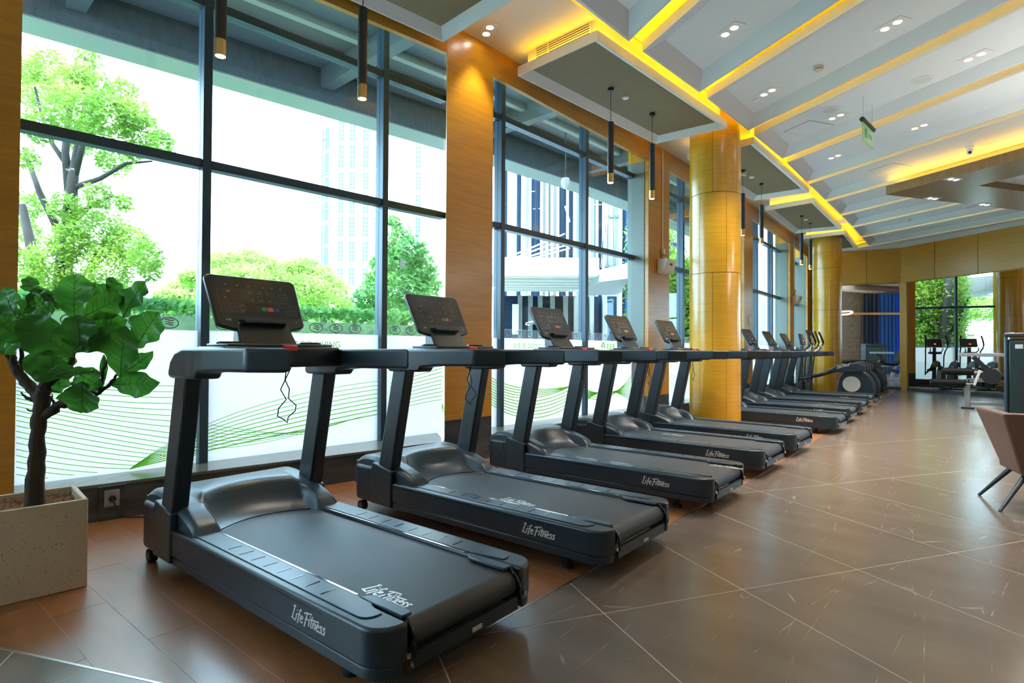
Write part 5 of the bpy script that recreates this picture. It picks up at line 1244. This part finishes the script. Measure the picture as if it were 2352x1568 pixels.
# glass office wing and its entrance roof beyond the second bay
R0 = 34
co_ = outpt(1310, 800, R0); off = thing('office_wing', 'white and blue glass office wing beyond the second window bay', 'building', (co_.x, co_.y, -.3)); off.rotation_euler = (0, 0, rzT)
dO = co_.x*FW[0]+co_.y*FW[1]; po = FPX/dO
def ox(px): return (px-1310)/po
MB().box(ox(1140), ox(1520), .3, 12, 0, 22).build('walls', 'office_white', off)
for a, b, mt in ((1150, 1163, 'office_glass'), (1186, 1197, 'office_glass'), (1217, 1228, 'office_glass'), (1230, 1241, 'office_glass'), (1257, 1264, 'tower_glass'), (1281, 1290, 'office_glass'), (1292, 1300, 'office_glass'), (1304, 1316, 'office_glass'), (1336, 1350, 'office_glass'), (1353, 1366, 'tower_grey'), (1374, 1384, 'office_glass'), (1426, 1436, 'office_glass'), (1439, 1444, 'curtain_blue'), (1448, 1462, 'office_glass'), (1480, 1500, 'office_glass')):
    MB().box(ox(a), ox(b), .1, .35, 0, 21.5).build('glass_strip', mt, off)
for px in (1198, 1216, 1242, 1255, 1266, 1280, 1302, 1318, 1334, 1352, 1370, 1385, 1425, 1446): MB().box(ox(px)-.07, ox(px)+.07, -.1, .3, 0, 21.5).build('white_fin', 'tower_white', off)
for z in (6.5, 9.5, 12.5, 15.5): MB().box(ox(1385), ox(1426), .2, .32, z, z+.12).build('floor_band', 'tower_grey', off)
for px in (1398, 1412): MB().box(ox(px)-.04, ox(px)+.04, .2, .32, 5, 21).build('floor_band', 'tower_grey', off)
R1 = 19
po_ = thing('entrance_roof', 'white entrance roof with steel stay rods beyond the second bay', 'canopy', outpt(1270, 800, R1)); po_.location.z = -.3
dR = po_.location.x*FW[0]+po_.location.y*FW[1]; pr_ = FPX/dR; po_.rotation_euler = (0, 0, rzT)
def rx(px): return (px-1270)/pr_
def rz(py): return CAMH+.3+(806-py)/pr_
MB().box(rx(1120), rx(1376), 0, .5, rz(634), rz(594)).build('fascia', 'tower_white', po_, bevel=.02)
MB().hexa([(rx(1376), 0, rz(650)), (rx(1480), -1.2, rz(645)), (rx(1480), 5, rz(645)), (rx(1376), 5, rz(650))], [(rx(1376), 0, rz(622)), (rx(1480), -1.2, rz(604)), (rx(1480), 5, rz(604)), (rx(1376), 5, rz(622))]).build('side_fascia', 'office_white', po_)
MB().box(rx(1120), rx(1376), .5, 6.5, rz(622), rz(616)).build('glass_deck', 'canopy_pale', po_)
for k in range(6): MB().box(rx(1120), rx(1376), .9+k*.95, 1.05+k*.95, rz(632), rz(622)).build('rib', 'tower_white', po_)
for x0, y0, x1, y1 in ((1160, 592, 1330, 462), (1178, 592, 1330, 478), (1200, 592, 1338, 495), (1222, 592, 1345, 505), (1300, 470, 1345, 425), (1390, 520, 1440, 560), (1400, 430, 1450, 520)):
    MB().cyl((rx(x0), .4, rz(y0)), (rx(x1), 5.5, rz(y1)-.0), .035, 8).build('stay_rod', 'chrome', po_, smooth='auto')
MB().box(rx(1120), rx(1500), 6.6, 7.0, 0, rz(640)).build('lobby_wall', 'office_glass', po_)
for px in (1200, 1232, 1262, 1300, 1340, 1372, 1420, 1460): MB().box(rx(px)-.10, rx(px)+.10, 6.3, 6.7, 0, rz(640)).build('lobby_pier', 'tower_grey', po_)
MB().box(rx(1176), rx(1196), 6.2, 6.6, rz(760), rz(668)).build('louvre_panel', 'tower_white', po_)
tag(MB().prism([(-13.5, 25.5), (-5.5, 27.5), (-5.5, 29.5), (-13.5, 28)], -.3, 14).build('annex_wall', 'office_white'), 'pale blue outer wall beyond the far window bays', 'wall', kind='structure')
